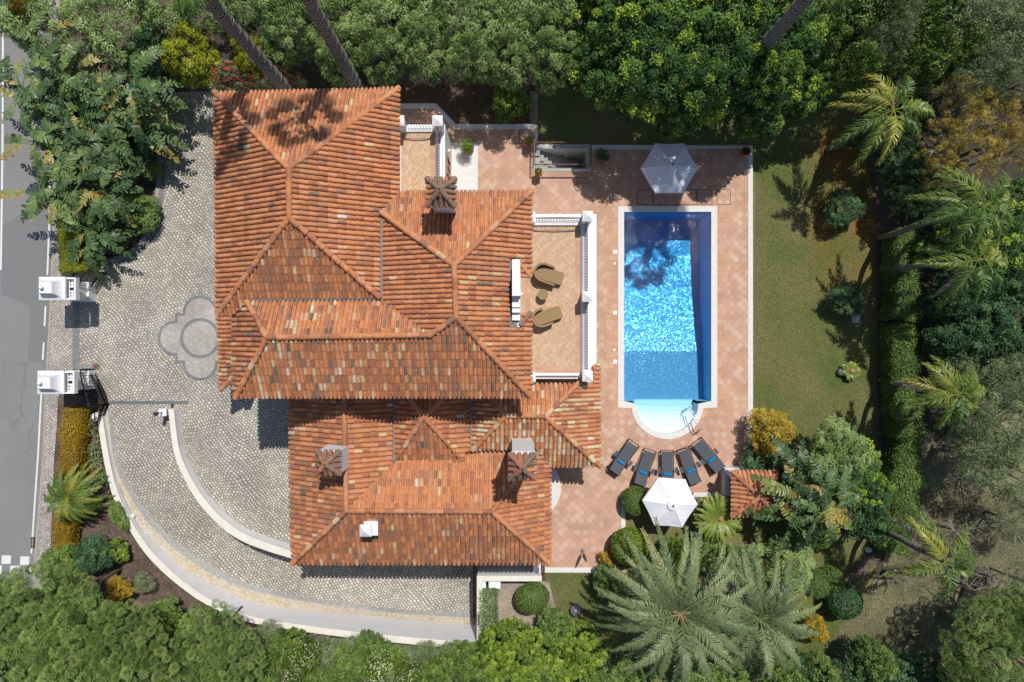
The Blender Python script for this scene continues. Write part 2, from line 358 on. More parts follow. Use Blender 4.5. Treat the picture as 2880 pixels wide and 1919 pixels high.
# ------------------------------------------------------------------ roofs
NTILE=[0]; PITCH=[1]
def tile_tint(style):
    r=random.random()
    if style=='mix':   # pale and orange mixture
        return random.choices([random.uniform(.28,.5),random.uniform(.5,.72),random.uniform(.76,.95),random.uniform(.95,1)],[.3,.3,.34,.06])[0]
    if style=='patched': return random.choices([random.uniform(.05,.2),random.uniform(.28,.45),random.uniform(.45,.72),random.uniform(.78,1.)],[.09,.26,.50,.15])[0]
    if style=='old': return random.choices([random.uniform(.1,.22),random.uniform(.22,.38),random.uniform(.5,.75)],[.55,.3,.15])[0]
    if style=='weather': return random.choices([random.uniform(.06,.2),random.uniform(.24,.42),random.uniform(.42,.72),random.uniform(.8,.93)],[.05,.44,.45,.06])[0]
    return random.choices([random.uniform(.12,.25),random.uniform(.30,.42),random.uniform(.42,.72),random.uniform(.75,.93),1.],[.02,.22,.73,.028,.002])[0]
def slope(mb, poly, anchors, style='std', pitch=None, course=.38, world=False, wav=0.0):
    pitch=pitch or .207; RS=pitch/.207
    A,B,C=[Vector(a) if world else W(*a) for a in anchors]
    n=(B-A).cross(C-A).normalized()
    if n.z<0: n=-n
    u=n.cross(Vector((0,0,1))).normalized(); v=n.cross(u)
    if v.z<0: v=-v; u=-u
    O=A
    def hit(p):
        if world: return Vector(p)
        cam=Vector((0,0,H)); d=Vector(((p[0]-1440)/F,(960-p[1])/F,-1))
        t=(O-cam).dot(n)/d.dot(n); return cam+d*t
    pw=[hit(p) for p in poly]
    uv=[((p-O).dot(u),(p-O).dot(v)) for p in pw]
    tri=tessellate_polygon([[Vector((a,b,0)) for a,b in uv]])
    k=len(pw); top=[p-n*.005 for p in pw]; bot=[p-n*.09 for p in pw]
    fs=[]
    for a,b,c in tri:
        if (pw[b]-pw[a]).cross(pw[c]-pw[a]).dot(n)<0: b,c=c,b
        fs.append((a,b,c)); fs.append((c+k,b+k,a+k))
    for i in range(k): j=(i+1)%k; fs.append((i,j,j+k,i+k))
    mb.add(top+bot,fs,.62 if style!='old' else .3)
    us=[a for a,b in uv]; vmin=min(b for a,b in uv); umin,umax=min(us),max(us)
    nc=max(1,int(round((umax-umin)/pitch))); pt=(umax-umin)/nc
    SEG=6; NV=[]
    for c in range(nc):
        uc=umin+(c+.5)*pt+1.3e-4
        xs=[]
        for i in range(k):
            (a0,b0),(a1,b1)=uv[i],uv[(i+1)%k]
            if (a0-uc)*(a1-uc)<0: xs.append(b0+(b1-b0)*(uc-a0)/(a1-a0))
        xs.sort()
        for v0,v1 in zip(xs[::2],xs[1::2]):
            if v1-v0<.05: continue
            kk=math.floor((v0-vmin)/course+1e-3); cuts=[v0-.04 if abs(v0-vmin)<.02 else v0]
            jit=random.uniform(-.02,.02)
            while True:
                kk+=1; t=vmin+kk*course+jit
                if t>=v1-.08: break
                if t>cuts[0]+.12: cuts.append(t)
            cuts.append(v1)
            for i in range(len(cuts)-1):
                s,e=cuts[i],cuts[i+1]+(.03 if i<len(cuts)-2 else 0)
                rl,ru=(.083+random.uniform(-.004,.004))*RS,.070*RS
                off=random.uniform(-.007,.007); off2=random.uniform(-.007,.007)
                tt=tile_tint('patched' if style=='patch' and (O+u*uc+v*s).x<-6.9+random.uniform(-.8,.8) else ('weather' if style=='patch' else style)); verts=[]
                for (vv,rr,lift,oo) in ((s,rl,.034,off),(e,ru,.010,off2)):
                    for q in range(SEG+1):
                        th=math.pi*q/SEG
                        hh=lift+rr*.95*math.sin(th)-(.03 if q in(0,SEG) else 0)
                        verts.append(O+u*(uc+oo+rr*math.cos(th))+v*vv+n*hh)
                fc=[(q,q+1,SEG+2+q,SEG+1+q) for q in range(SEG)]
                a_=(verts[fc[2][1]]-verts[fc[2][0]]).cross(verts[fc[2][2]]-verts[fc[2][0]]).dot(n)
                if a_<0: fc=[tuple(reversed(x)) for x in fc]
                mb.add(verts,fc,tt); NTILE[0]+=1
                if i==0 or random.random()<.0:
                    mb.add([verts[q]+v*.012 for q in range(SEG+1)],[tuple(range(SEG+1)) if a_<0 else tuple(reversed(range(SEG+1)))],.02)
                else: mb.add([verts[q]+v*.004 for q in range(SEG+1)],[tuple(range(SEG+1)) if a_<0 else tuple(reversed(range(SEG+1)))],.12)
    return pw
def caps(mb, p0, p1, r=.125, L=.42, style='std', lift=.05):
    p0,p1=Vector(p0),Vector(p1)
    if p1.z<p0.z: p0,p1=p1,p0
    d=(p1-p0); D=d.length; d.normalize(); side=d.cross(Vector((0,0,1))).normalized(); up=side.cross(d)
    n=max(1,int(D/L)); SEG=8
    for i in range(n):
        s=D*i/n-(.03 if i==0 else 0); e=D*(i+1)/n+.04
        vs=[]; jj=random.uniform(-.012,.012)
        for (t,rr,l) in ((s,r+.004,lift+.03),(e,r*.84,lift)):
            for q in range(SEG+1):
                th=math.pi*(q/SEG)*1.1-.05*math.pi
                vs.append(p0+d*t+side*(rr*math.cos(th)+jj)+up*(rr*math.sin(th)*.95+l-.02))
        f=[(q,q+1,SEG+2+q,SEG+1+q) for q in range(SEG)]
        a_=(vs[f[4][1]]-vs[f[4][0]]).cross(vs[f[4][2]]-vs[f[4][0]]).dot(up)
        if a_<0: f=[tuple(reversed(x)) for x in f]
        f.append(tuple(range(SEG+1)))
        mb.add(vs,f,tile_tint(style))
# ------------------------------------------------------------------ ground and paving
def sheetw(name, loops, z, mat, kind='structure'):
    L=[[Vector((p[0],p[1],0)) for p in lp] for lp in loops]
    tri=tessellate_polygon(L); fl=[v for l in L for v in l]; f=[]
    for a,b,c in tri:
        if (fl[b]-fl[a]).cross(fl[c]-fl[a]).z<0: b,c=c,b
        f.append((a,b,c))
    m=MB(); m.add([(v.x,v.y,z) for v in fl],f); return tag(m.build(name,mat),kind=kind)
def w2(pts,z=0): return [tuple(W(a,b,z)[:2]) for a,b in pts]
def resample(pts,n):
    pts=[Vector((p[0],p[1])) for p in pts]; d=[0]
    for a,b in zip(pts,pts[1:]): d.append(d[-1]+(b-a).length)
    out=[]
    for i in range(n):
        t=d[-1]*i/(n-1); j=0
        while j<len(d)-2 and d[j+1]<t: j+=1
        q=(t-d[j])/max(1e-9,d[j+1]-d[j]); out.append(tuple(pts[j].lerp(pts[j+1],q)))
    return out
def smooth(pts,it=2):
    for _ in range(it):
        o=[pts[0]]
        for a,b in zip(pts,pts[1:]):
            o.append((a[0]*.75+b[0]*.25,a[1]*.75+b[1]*.25)); o.append((a[0]*.25+b[0]*.75,a[1]*.25+b[1]*.75))
        o.append(pts[-1]); pts=o
    return pts
POOLC=[(1755,597),(2000,597),(2000,1135),(1965,1135)]
arc=[(1877+86*math.cos(a),1137+83*math.sin(a)) for a in [math.pi*i/20 for i in range(21)]]
POOL=[(1755,597),(2000,597),(2000,1129)]+arc+[(1755,1129)]
arco=[(1877+102*math.cos(a),1135+101*math.sin(a)) for a in [R(8)+(math.pi-R(16))*i/22 for i in range(23)]]
COPE=[(1738,581),(2017,581),(2017,1147)]+arco+[(1738,1147)]
WELL=[(1505,420),(1652,420),(1652,474),(1505,474)]
L_out=smooth([(272,1165),(290,1285),(310,1378),(338,1445),(371,1502),(407,1557),(460,1612),(507,1651),(566,1694),(648,1734),(719,1757),(944,1790),(1189,1816),(1356,1828)],1)
L_in=smooth([(286,1163),(304,1283),(326,1376),(353,1440),(384,1494),(420,1547),(472,1600),(518,1639),(576,1681),(655,1719),(723,1741),(945,1773),(1189,1798),(1343,1808)],1)
L_so=smooth([(288,1163),(306,1283),(329,1375),(356,1437),(391,1490),(430,1538),(478,1590),(525,1622),(582,1660),(658,1700),(723,1722),(944,1750),(1189,1775),(1339,1790)],1)
L_si=smooth([(303,1150),(316,1280),(326,1321),(367,1402),(424,1484),(509,1561),(611,1626),(700,1660),(822,1687),(944,1706),(1107,1726),(1330,1739)],1)
L_bi=smooth([(312,1145),(331,1280),(338,1304),(383,1402),(440,1471),(509,1537),(611,1602),(700,1644),(822,1677),(944,1691),(1107,1714),(1330,1724)],1)
L_ri=smooth([(474,1158),(480,1211),(490,1280),(515,1340),(552,1404),(600,1460),(652,1508),(719,1541),(840,1574),(900,1566),(1330,1566)],1)
NR=60
rl=[resample(x,NR) for x in (L_ri,L_bi,L_si,L_so)]
def rz(t): 
    s=min(1,max(0,(t-.04)/.8)); s=s*s*(3-2*s); return -2.2*s
def strip(name,a,b,za,zb,mat):
    m=MB(); v=[];f=[]
    for i in range(NR):
        t=i/(NR-1); v.append(W(*a[i],za(t))); v.append(W(*b[i],zb(t)))
    for i in range(NR-1): f.append((2*i,2*i+1,2*i+3,2*i+2))
    m.add(v,f); o=m.build(name,mat); tag(o,kind='structure'); return o
strip('ramp_paving',rl[0],rl[1],lambda t:rz(t)-.02,lambda t:rz(t)*.85-.02,COB)
strip('ramp_border',rl[1],rl[2],lambda t:rz(t)*.85-.02,lambda t:rz(t)*.75-.02,BANDM)
strip('stone_verge',rl[2],rl[3],lambda t:rz(t)*.75-.02,lambda t:rz(t)*.42+.0,STRIP)
# hole in the ground over ramp and lower court
wall_mid=w2(resample([((a[0]+b[0])/2,(a[1]+b[1])/2) for a,b in zip(resample(L_out,40),resample(L_in,40))],40),.5)
inner_mid=w2(resample(smooth([(480,1158),(486,1211),(496,1280),(520,1335),(556,1396),(604,1456),(656,1500),(722,1533),(824,1563)],1),20),.5)
RHOLE=wall_mid+[tuple(W(1350,1800,.5)[:2]),tuple(W(1350,1632,.3)[:2]),tuple(W(1518,1632,.3)[:2]),tuple(W(1518,1545,0)[:2])]+[tuple(W(830,1545,0)[:2])]+inner_mid[::-1]
KERB=[(166,-1400),(160,0),(157,470),(151,640),(143,844),(133,1020),(122,1280),(96,1606),(60,3300)]
gp=w2(KERB,-.08)+[(62,-45),(62,45)]
sheetw('ground',[gp,w2(POOLC[:3]+[(1965,1225),(1790,1225),(1755,1129)][0:3]),w2(WELL),RHOLE],-.08,GROUND)
# road
rk=[(x+3,y) for x,y in KERB]
sheetw('road',[w2(rk,-.16)+[(-70,-45),(-70,45)]],-.16,ASPH)
def ribbon(name,line,wd,z,mat,h=None,kind='structure',par=None):
    pts=[W(a,b,z) for a,b in line]; m=MB(); L_,R_=[],[]
    for i,p in enumerate(pts):
        d=(pts[min(i+1,len(pts)-1)]-pts[max(i-1,0)]); d.z=0; d.normalize(); s=Vector((-d.y,d.x,0))*wd/2
        L_.append(p+s); R_.append(p-s)
    if h is None:
        v=L_+R_; n=len(L_); f=[(i,i+n,i+n+1,i+1) for i in range(n-1)]; m.add(v,f)
    else: m.prism([(p.x,p.y) for p in L_]+[(p.x,p.y) for p in R_[::-1]],z-h,z)
    o=m.build(name,mat); return tag(o,kind=kind) if kind else o
# kerb and pavement
ribbon('kerb',KERB,.11,-.02,plain('kerb_stone',(.33,.30,.255),.85,var=.15),h=.16)
SWR=[(172,-600),(168,200),(166,640),(166,760),(205,845),(205,1040),(163,1120),(160,1200),(153,1280),(141,1580),(125,2100)]
SWL=[(x+3,y) for x,y in KERB if -700<y<2000]; SWL=[(165,-600)]+SWL+[(85,2100)]
sheet('sidewalk',[SWL+SWR[::-1]],-.03,SIDEW)
# road markings
for nm,l in (('road_line',[(143,-200),(141,430),(138,640),(133,774)]),('road_line',[(128,862),(125,918)]),('road_line',[(123,964),(120,1013)]),('road_line',[(116,1108),(107,1280),(88,1557)]),('centre_line',[(9,-200),(7,420),(4,640),(2,760)]),):
    ribbon(nm,l,.09 if nm=='road_line' else .1,-.156,PAINT)
m=MB()
for (a,b) in ((5,1563),(57,1566),(-21,1591),(29,1592),(80,1592)):
    q=P([(a,b),(a+26,b),(a+25,b+24),(a-1,b+24)] if a!=80 else [(a,b),(89,b),(87,b+24),(79,b+24)],-.156); m.add(q,[(3,2,1,0)])
tag(m.build('road_checker_marking',PAINT),kind='structure')
PATCH=plain('patched_asphalt',(.175,.178,.18),.9,var=.15,scale=40)
sheet('road_patch',[[(5,828),(60,850),(82,860),(86,900),(78,1000),(80,1015),(95,1020),(128,1014),(141,845),(151,640),(154,560),(60,600),(2,640)]],-.158,PATCH)
g=empty('storm_drain',W(93,1527,-.15),label='dark slotted storm drain grate at the kerb by the checkered marking',cat='drain')
m=MB(); c=W(93,1527,-.15)
m.box(c.x-.1,c.x+.1,c.y-.28,c.y-.25,-.158,-.12); m.box(c.x-.1,c.x+.1,c.y+.25,c.y+.28,-.158,-.12)
for i in range(7): m.box(c.x-.1,c.x+.1,c.y-.22+i*.07,c.y-.19+i*.07,-.158,-.125)
m.box(c.x-.1,c.x-.08,c.y-.25,c.y+.25,-.158,-.118); m.box(c.x+.08,c.x+.1,c.y-.25,c.y+.25,-.158,-.118); m.build('grate',DARKM,g)
# driveway
DRV=[(455,262),(449,392),(447,530),(433,620),(418,665),(392,701),(360,722),(326,735),(265,752),(210,775),(206,845),(206,1040),(262,1036),(300,1110),(306,1134),(420,1134),(474,1134),(490,1136)]+[(486,1156),(492,1211),(502,1280),(527,1335),(562,1396),(610,1452),(662,1496),(726,1528),(830,1550),(1100,1550),(1100,300),(640,255)]
sheet('driveway',[DRV],-.02,COB)
sheet('ramp_top',[[(300,1134),(480,1134),(482,1165),(298,1165)]],-.024,COB)
m=ribbon('driveway_kerb',[(452,262),(447,392),(444,530),(430,616),(414,660),(388,696),(356,717),(322,729),(268,745)],.22,.03,BANDM,h=.1)
ribbon('driveway_border',[(463,262),(457,392),(455,530),(441,620),(425,668),(398,706),(365,729),(328,741),(270,757)],.3,-.014,MOSD)
ribbon('driveway_border',[(499,1162),(505,1211),(516,1280),(540,1330),(574,1386),(620,1440),(670,1482),(734,1516),(836,1538)],.36,-.014,BANDM)
ribbon('gate_threshold',[(214,848),(214,1040)],.36,-.014,MOSD)
ribbon('gate_threshold',[(206,1032),(282,1032)],.2,-.010,MOSD)
o=ribbon('drain_channel',[(308,1133),(530,1133)],.16,-.008,plain('drain_metal',(.15,.17,.17),.6,.3),h=.03)
# quatrefoil mosaic
def quat(c,r,lobe,sq,sc):
    cx,cy=c; pts=[]
    for k in range(4):
        a0=k*math.pi/2; ca,sa=math.cos(a0),math.sin(a0)
        loc=[]
        for i in range(15):
            t=-math.pi/2+math.pi*i/14; loc.append((lobe+r*math.cos(t),r*math.sin(t)))
        if sq<lobe: loc=[(sq,-r)]+loc+[(sq,r)]
        loc.append((sq,sq))
        for x,y in loc: pts.append((cx+(x*ca-y*sa),cy-(x*sa+y*ca)))
    return pts
QC=(563,952)
def ring(name,c,r0,r1,z,mat):
    m=MB(); c=W(*c,z); n=40; v=[];f=[]
    for i in range(n):
        a=2*math.pi*i/n
        v+= [(c.x+r0*math.cos(a),c.y+r0*math.sin(a),z),(c.x+r1*math.cos(a),c.y+r1*math.sin(a),z)]
    for i in range(n): j=(i+1)%n; f.append((2*i,2*i+1,2*j+1,2*j))
    m.add(v,f); return tag(m.build(name,mat),kind='structure')
sheet('mosaic_medallion_border',[quat(QC,50,70,71,1)],-.012,MOSD)
sheet('mosaic_medallion',[quat(QC,42,70,63,1)],-.008,MOSA)
ring('mosaic_medallion_ring',QC,.89,1.05,-.004,MOSD)
# beds and lawns
sheet('planting_bed',[[(163,-300),(168,300),(166,760),(205,770),(262,742),(330,726),(392,690),(430,640),(444,520),(450,262),(600,255),(600,-300)]],-.06,EARTH)
sheet('planting_bed',[[(163,1112),(230,1112),(285,1160),(286,1283),(308,1385),(338,1450),(371,1505),(407,1560),(460,1616),(507,1655),(566,1697),(648,1737),(719,1760),(700,1990),(110,1990),(141,1580),(153,1280)]],-.06,EARTH)
sheet('planting_bed',[[(1115,200),(1500,205),(1515,350),(1284,352),(1227,295),(1115,295)]],-.05,EARTH)
sheet('garden_path',[[(1490,255),(1515,262),(1513,348),(1490,345)]],-.03,SANDY)
sheet('lawn',[[(1513,352),(1520,230),(1700,230),(2100,240),(2400,200),(2470,420),(2478,700),(2478,1500),(2400,1990),(1560,1990),(1530,1800),(1535,1612),(1740,1612),(1758,1510),(1758,1392),(2040,1392),(2040,1322),(2112,1320),(2112,408),(1513,408)]],-.05,LAWN)
sheet('dirt_path',[[(2425,380),(2460,560),(2466,900),(2466,1300),(2440,1560),(2350,1640),(2380,1670),(2480,1570),(2520,1300),(2530,900),(2530,560),(2480,360)]],-.04,EARTH)
sheet('dry_meadow',[[(2530,1340),(2500,1480),(2480,1620),(2380,1690),(2300,1990),(2990,1990),(2990,1150),(2900,1170),(2830,1150),(2760,1200),(2700,1180),(2640,1240),(2590,1250)]],-.045,GRASSY)
sheet('gravel_yard',[[(1352,1636),(1530,1636),(1545,1640),(1575,1770),(1350,1800)]],-.03,SANDY)
sheet('meadow_strip',[[(560,1700),(720,1765),(944,1795),(1189,1820),(1340,1832),(1600,1800),(1600,1990),(560,1990)]],-.055,GRASSY)
# terrace
TO=[(1000,291),(1227,291),(1284,350),(1513,350),(1513,408),(2118,408),(2118,1300),(2104,1320),(2040,1322),(2040,1399),(1760,1399),(1760,1612),(1525,1612),(1525,1500),(1000,1500)]
sheet('terrace',[TO,COPE,WELL],.0,TERR)
def edging(name,pts,wd,z=.012):
    return ribbon(name,pts,wd,z,EDGE,h=.09)
edging('terrace_edging',[(1100,299),(1223,299),(1280,357),(1506,357),(1506,412)],.27)
edging('terrace_edging',[(1655,415),(2111,415),(2111,1300)],.26)
edging('terrace_edging',[(2033,1325),(2033,1392),(1940,1392)],.24)
edging('terrace_edging',[(1950,1392),(1753,1392),(1753,1520)],.26)
edging('terrace_edging',[(1533,1604),(1735,1604)],.26)
sheet('terrace_border',[[(1706,572),(1737,572),(1737,1148),(1706,1148)]],.004,BORDER)
sheet('terrace_border',[[(2018,572),(2046,572),(2046,1148),(2018,1148)]],.004,BORDER)
sheet('terrace_border',[[(1706,1149),(1772,1149),(1776,1163),(1706,1163)]],.004,BORDER)
sheet('terrace_border',[[(1982,1149),(2046,1149),(2046,1163),(1978,1163)]],.004,BORDER)
LINE=plain('cover_joint',(.13,.085,.06),.9)
def cover(px0,py0,px1,py1,label):
    c=W((px0+px1)/2,(py0+py1)/2,.0); g=empty('inspection_cover',c,label=label,cat='cover',group='flush paved covers in the terrace')
    a=W(px0,py1,0); b=W(px1,py0,0); m=MB(); t=.03
    m.box(a.x,b.x,a.y,a.y+t,0.001,.009); m.box(a.x,b.x,b.y-t,b.y,0.001,.009); m.box(a.x,a.x+t,a.y+t,b.y-t,0.001,.009); m.box(b.x-t,b.x,a.y+t,b.y-t,0.001,.009); m.build('frame',LINE,g)
    m=MB(); m.box(a.x+t,b.x-t,a.y+t,b.y-t,0.0015,.0075); m.build('lid',TERR,g)
    m=MB(); m.lathe([(.02,0),(.02,.004)],(c.x,c.y,.0078),10); m.build('lifting_hole',LINE,g)
cover(1431,375,1462,406,'square paved cover in the terrace near the northern white edging')
cover(1620,500,1656,517,'half hidden paved cover below the stairwell railing')
cover(1792,534,1836,577,'paved cover shaded by the northern umbrella, left of the pair')
cover(1838,534,1959,577,'long paved cover between umbrella and pool edge')
cover(1961,534,2003,577,'paved cover beside the long one, crossed by the palm shadow')
cover(2016,534,2055,577,'isolated square paved cover at the pool corner nearest the lawn')
def lid(px,py,s,label):
    c=W(px,py,0); g=empty('skimmer_lid',c,label=label,cat='skimmer lid',group='white square lids along the pool')
    m=MB(); m.box(c.x-s,c.x+s,c.y-s,c.y+s,0,.016); m.build('plate',WHITE,g,bevel=.004)
    m=MB(); m.lathe([(.018,0),(.018,.004)],(c.x,c.y,.016),8); m.build('screw',STONE,g)
lid(1730,709,.1,'larger white square lid, northernmost of the row by the pool'); lid(1729,742,.06,'small white lid just south of the northernmost lid')
lid(1730,880,.1,'larger white square lid beside the middle of the pool'); lid(1728,985,.06,'small white lid beside the bright pool band'); lid(1730,1018,.1,'larger white square lid nearest the roofed porch')
sheet('white_step',[[(1270,402),(1344,402),(1344,560),(1270,560)]],.02,EDGE)
# ------------------------------------------------------------------ pool
pool=empty('swimming_pool',W(1877,863,0),label='rectangular blue pool with a rounded stepped end and pale stone coping',cat='pool')
# coping
m=MB(); lo=[Vector((*W(a,b,0)[:2],0)) for a,b in COPE]; li=[Vector((*W(a,b,0)[:2],0)) for a,b in POOL]
fl=lo+li; f=[]
for a,b,c in tessellate_polygon([lo,li]):
    if (fl[b]-fl[a]).cross(fl[c]-fl[a]).z<0: b,c=c,b
    f.append((a,b,c))
m.add([(v.x,v.y,.03) for v in fl],f)
for l,z0 in ((lo,-.05),(li,-.16)):
    n=len(l)
    for i in range(n):
        j=(i+1)%n; m.add([(l[i].x,l[i].y,z0),(l[j].x,l[j].y,z0),(l[j].x,l[j].y,.03),(l[i].x,l[i].y,.03)],[(0,1,2,3)])
m.build('coping',EDGE,pool)
# basin: walls + stepped floor
m=MB(); X0=W(1755,0,0).x; X1=W(2000,0,0).x
def Yp(py): return W(0,py,0).y
prof=[(597,-2.42),(700,-2.38),(800,-2.25),(900,-1.97),(955,-1.76),(985,-1.62),(990,-1.60),(1129,-1.42)]
for (a,za),(b,zb) in zip(prof,prof[1:]):
    n=8
    for i in range(n):
        ya,yb=Yp(a)+(Yp(b)-Yp(a))*i/n,Yp(a)+(Yp(b)-Yp(a))*(i+1)/n; z_a=za+(zb-za)*i/n; z_b=za+(zb-za)*(i+1)/n
        m.add([(X0,ya,z_a),(X0,yb,z_b),(X1,yb,z_b),(X1,ya,z_a)],[(0,1,2,3)])
m.build('basin_floor',POOLM,pool); m=MB()
m.add([(X0,Yp(597),-2.8),(X1,Yp(597),-2.8),(X1,Yp(597),-.1),(X0,Yp(597),-.1)],[(0,1,2,3)])
for X in (X0,X1): m.add([(X,Yp(597),-2.8),(X,Yp(1129),-2.8),(X,Yp(1129),-.1),(X,Yp(597),-.1)],[(0,1,2,3)])
xa=W(1791,0,0).x; xb=W(1963,0,0).x
for a,b in ((X0,xa),(xb,X1)): m.add([(a,Yp(1129),-1.4),(b,Yp(1129),-1.4),(b,Yp(1129),-.1),(a,Yp(1129),-.1)],[(0,1,2,3)])
m.build('basin_wall',POOLW,pool)
m=MB(); al=[Vector((*W(a,b,0)[:2],0)) for a,b in arc]
def half(py0,py1,z,zlow):
    y0,y1=Yp(py0),Yp(py1); c=W(1877,1137,0); rx=86/54; ry=83/54
    pts=[]; n=24
    ys=[y0+(y1-y0)*i/n for i in range(n+1)]
    def xh(y): 
        q=(c.y-y)/ry
        return rx*math.sqrt(max(0,1-q*q)) if q>0 else rx
    r_=[(c.x+xh(y),y) for y in ys]; l_=[(c.x-xh(y),y) for y in ys]
    for i in range(n): m.add([(l_[i][0],l_[i][1],z),(l_[i+1][0],l_[i+1][1],z),(r_[i+1][0],r_[i+1][1],z),(r_[i][0],r_[i][1],z)],[(0,1,2,3)])
    m.add([(l_[0][0],y0,zlow),(r_[0][0],y0,zlow),(r_[0][0],y0,z),(l_[0][0],y0,z)],[(0,1,2,3)])
half(1129,1143,-1.05,-1.4); half(1143,1158,-.78,-1.05); half(1158,1174,-.5,-.78); half(1174,1221,-.28,-.5)
for i in range(len(al)-1): m.add([(al[i].x,al[i].y,-1.4),(al[i+1].x,al[i+1].y,-1.4),(al[i+1].x,al[i+1].y,-.1),(al[i].x,al[i].y,-.1)],[(0,1,2,3)])
m.build('entry_steps',STEPM,pool)
# water body (closed)
m=MB(); pc_=W(1877,900,0); pw_=[(lambda q:(pc_.x+(q.x-pc_.x)*1.03,pc_.y+(q.y-pc_.y)*1.015))(W(a,b,0)) for a,b in POOL]; m.prism([(x,y) for x,y in pw_],-2.9,-.12); tag(m.build('water',WATER),kind='structure')
# handrail
hr=empty('pool_handrail',W(1950,1190,0),label='looped stainless steel handrail over the rounded pool steps',cat='handrail')
def q3(px,py,z): return W(px,py,z)
for dx in (0,22):
    m=MB(); p=[q3(1966+dx*.35,1209-dx*.1,.02),q3(1967+dx*.4,1212-dx*.1,.75),q3(1960+dx*.4,1195-dx*.1,.85),q3(1938+dx*.25,1146,.55),q3(1936+dx*.2,1144,.3),q3(1935+dx*.2,1146,-.6)]
    m.tube(p,.022,8); m.build('rail',SILVER,hr,smooth=True)
m=MB(); m.tube([q3(1966,1209,.5),q3(1974,1207,.5)],.018,8); m.build('crossbar',SILVER,hr)
# ------------------------------------------------------------------ villa
villa=empty('villa',W(1100,950,0),label='large white villa with hipped terracotta barrel tile roofs on two levels',cat='villa')
ze=6.6
# upper roof: three blocks

m=MB()
AN=[(813,477.5,8.86),(606,261,ze),(606,870,ze)]
a_rn=(-8.71,6.78,8.86); a_rs=(-8.71,4.80,8.86)
aW=[(-8.71,5,8.86),(-8.71,0,8.86),(-12.59,0,6.6)]; aE=[(-8.71,5,8.86),(-8.71,0,8.86),(-4.82,0,6.6)]
aN=[(-8.71,6.72,8.86),(-5,6.72,8.86),(-8.71,10.62,6.6)]; aS=[(-8.71,4.82,8.86),(0,4.82,8.86),(-8.71,.93,6.6)]
def proj(p,anch):
    A,B,C=[Vector(a) for a in anch]; n=(B-A).cross(C-A).normalized(); cam=Vector((0,0,H)); d=Vector(((p[0]-1440)/F,(960-p[1])/F,-1))
    return cam+d*((A-cam).dot(n)/d.dot(n))
def sl(mb,poly,an,style='std'):
    # anchors in world coordinates, outline in image coordinates projected on that plane
    pts=[tuple(proj(p,an)) for p in poly]
    A,B,C=[Vector(a) for a in an]; n=(B-A).cross(C-A); ew=abs(n.x)>abs(n.y)
    return slope(mb,pts,an,style,world=True,pitch=((.207 if ew else .18) if PITCH[0]==1 else ((.232 if ew else .211) if PITCH[0]==0 else .21)))
sl(m,[(606,261),(813,477),(814,614),(619,881),(609,881)],aW)
sl(m,[(813,477),(606,261),(1121,250)],aN)
sl(m,[(813,477),(1121,250),(1121,545),(1074,598),(1070,612),(1070,836),(814,614)],aE)
sl(m,[(814,614),(1064,833),(1064,838),(699,838),(657,884),(619,884)],aS,'weather')
# block B
bN=[(-2.27,3.02,8.42),(0,3.02,8.42),(-2.27,6.36,6.6)]; bE=[(-2.27,0,8.42),(-2.27,3,8.42),(.8,0,6.6)]; bW=[(-2.27,0,8.42),(-2.27,3,8.42),(-5.46,0,7.0)]
bS=[(-2.27,.95,8.42),(0,.95,8.42),(-2.27,-2.36,6.6)]
sl(m,[(1278,747),(1074,598),(1121,541),(1492,540)],bN)
sl(m,[(1278,747),(1283,893),(1209,941),(1077,842),(1077,604),(1080,600)],bW)
sl(m,[(1278,747),(1492.5,540),(1492.5,778),(1463,778),(1463,727),(1431,727),(1431,927),(1463,927),(1463,880),(1492.5,880),(1492.5,1112),(1283,893)],bE)
sl(m,[(1283,893),(1488,1117),(662,1117),(752,950),(1209,943)],bS,'patch')
cN=[(-9.89,.15,8.02),(-3.3,.15,8.02),(-6,1.72,7.0)]; cW=[(-9.89,.15,8.02),(-11.75,-2.33,6.6),(-11.07,1.6,7.1)]
sl(m,[(752,950),(695,850),(1077,842),(1209,943)],cN,'patch')
sl(m,[(752,950),(662,1115),(656,1095),(657,884),(695,850)],cW,'weather')
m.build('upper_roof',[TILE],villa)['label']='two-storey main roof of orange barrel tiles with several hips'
up=bpy.data.objects['upper_roof']
rd=MB()
cp=lambda a,an:proj(a,an)
J={'arn':proj((813,477),aW),'ars':proj((814,614),aW)}
for a,b,an1,st in (((606,261),(813,477),aW,'std'),((1121,250),(813,477),aN,'std'),((813,477),(814,614),aW,'std'),((614,884),(814,614),aW,'std'),((1066,836),(814,614),aS,'std'),
  ((1492,540),(1278,747),bN,'std'),((1074,600),(1278,747),bN,'std'),((1278,747),(1283,893),bW,'std'),((1491,1115),(1283,893),bE,'std'),((1209,943),(1283,893),bS,'std'),((752,950),(1209,943),bS,'std'),((664,1117),(752,950),bS,'weather'),((697,850),(752,950),cN,'weather')):
    caps(rd,proj(a,an1),proj(b,an1),style=st)
rd.build('ridge_tiles',TILE,up)
gm=MB()
gm.tube([proj((1073,612),aE)+Vector((.02,0,.05)),proj((1073,838),aE)+Vector((.02,0,.05))],.10,6)
gm.build('valley_gutter',LEAD,up); gm=MB(); p0=proj((700,846),cN); p1=proj((1074,844),cN); gm.tube([p0+Vector((0,.02,.06)),p1+Vector((0,.02,.06))],.08,6)
gm.build('valley_gutter',LEAD,up)
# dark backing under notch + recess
m=MB(); a=W(1432,727,7.0); b=W(1463,927,7.0); m.box(a.x,b.x-.12,b.y,a.y,6.3,6.95); m.build('parapet_gutter',LEAD,villa)
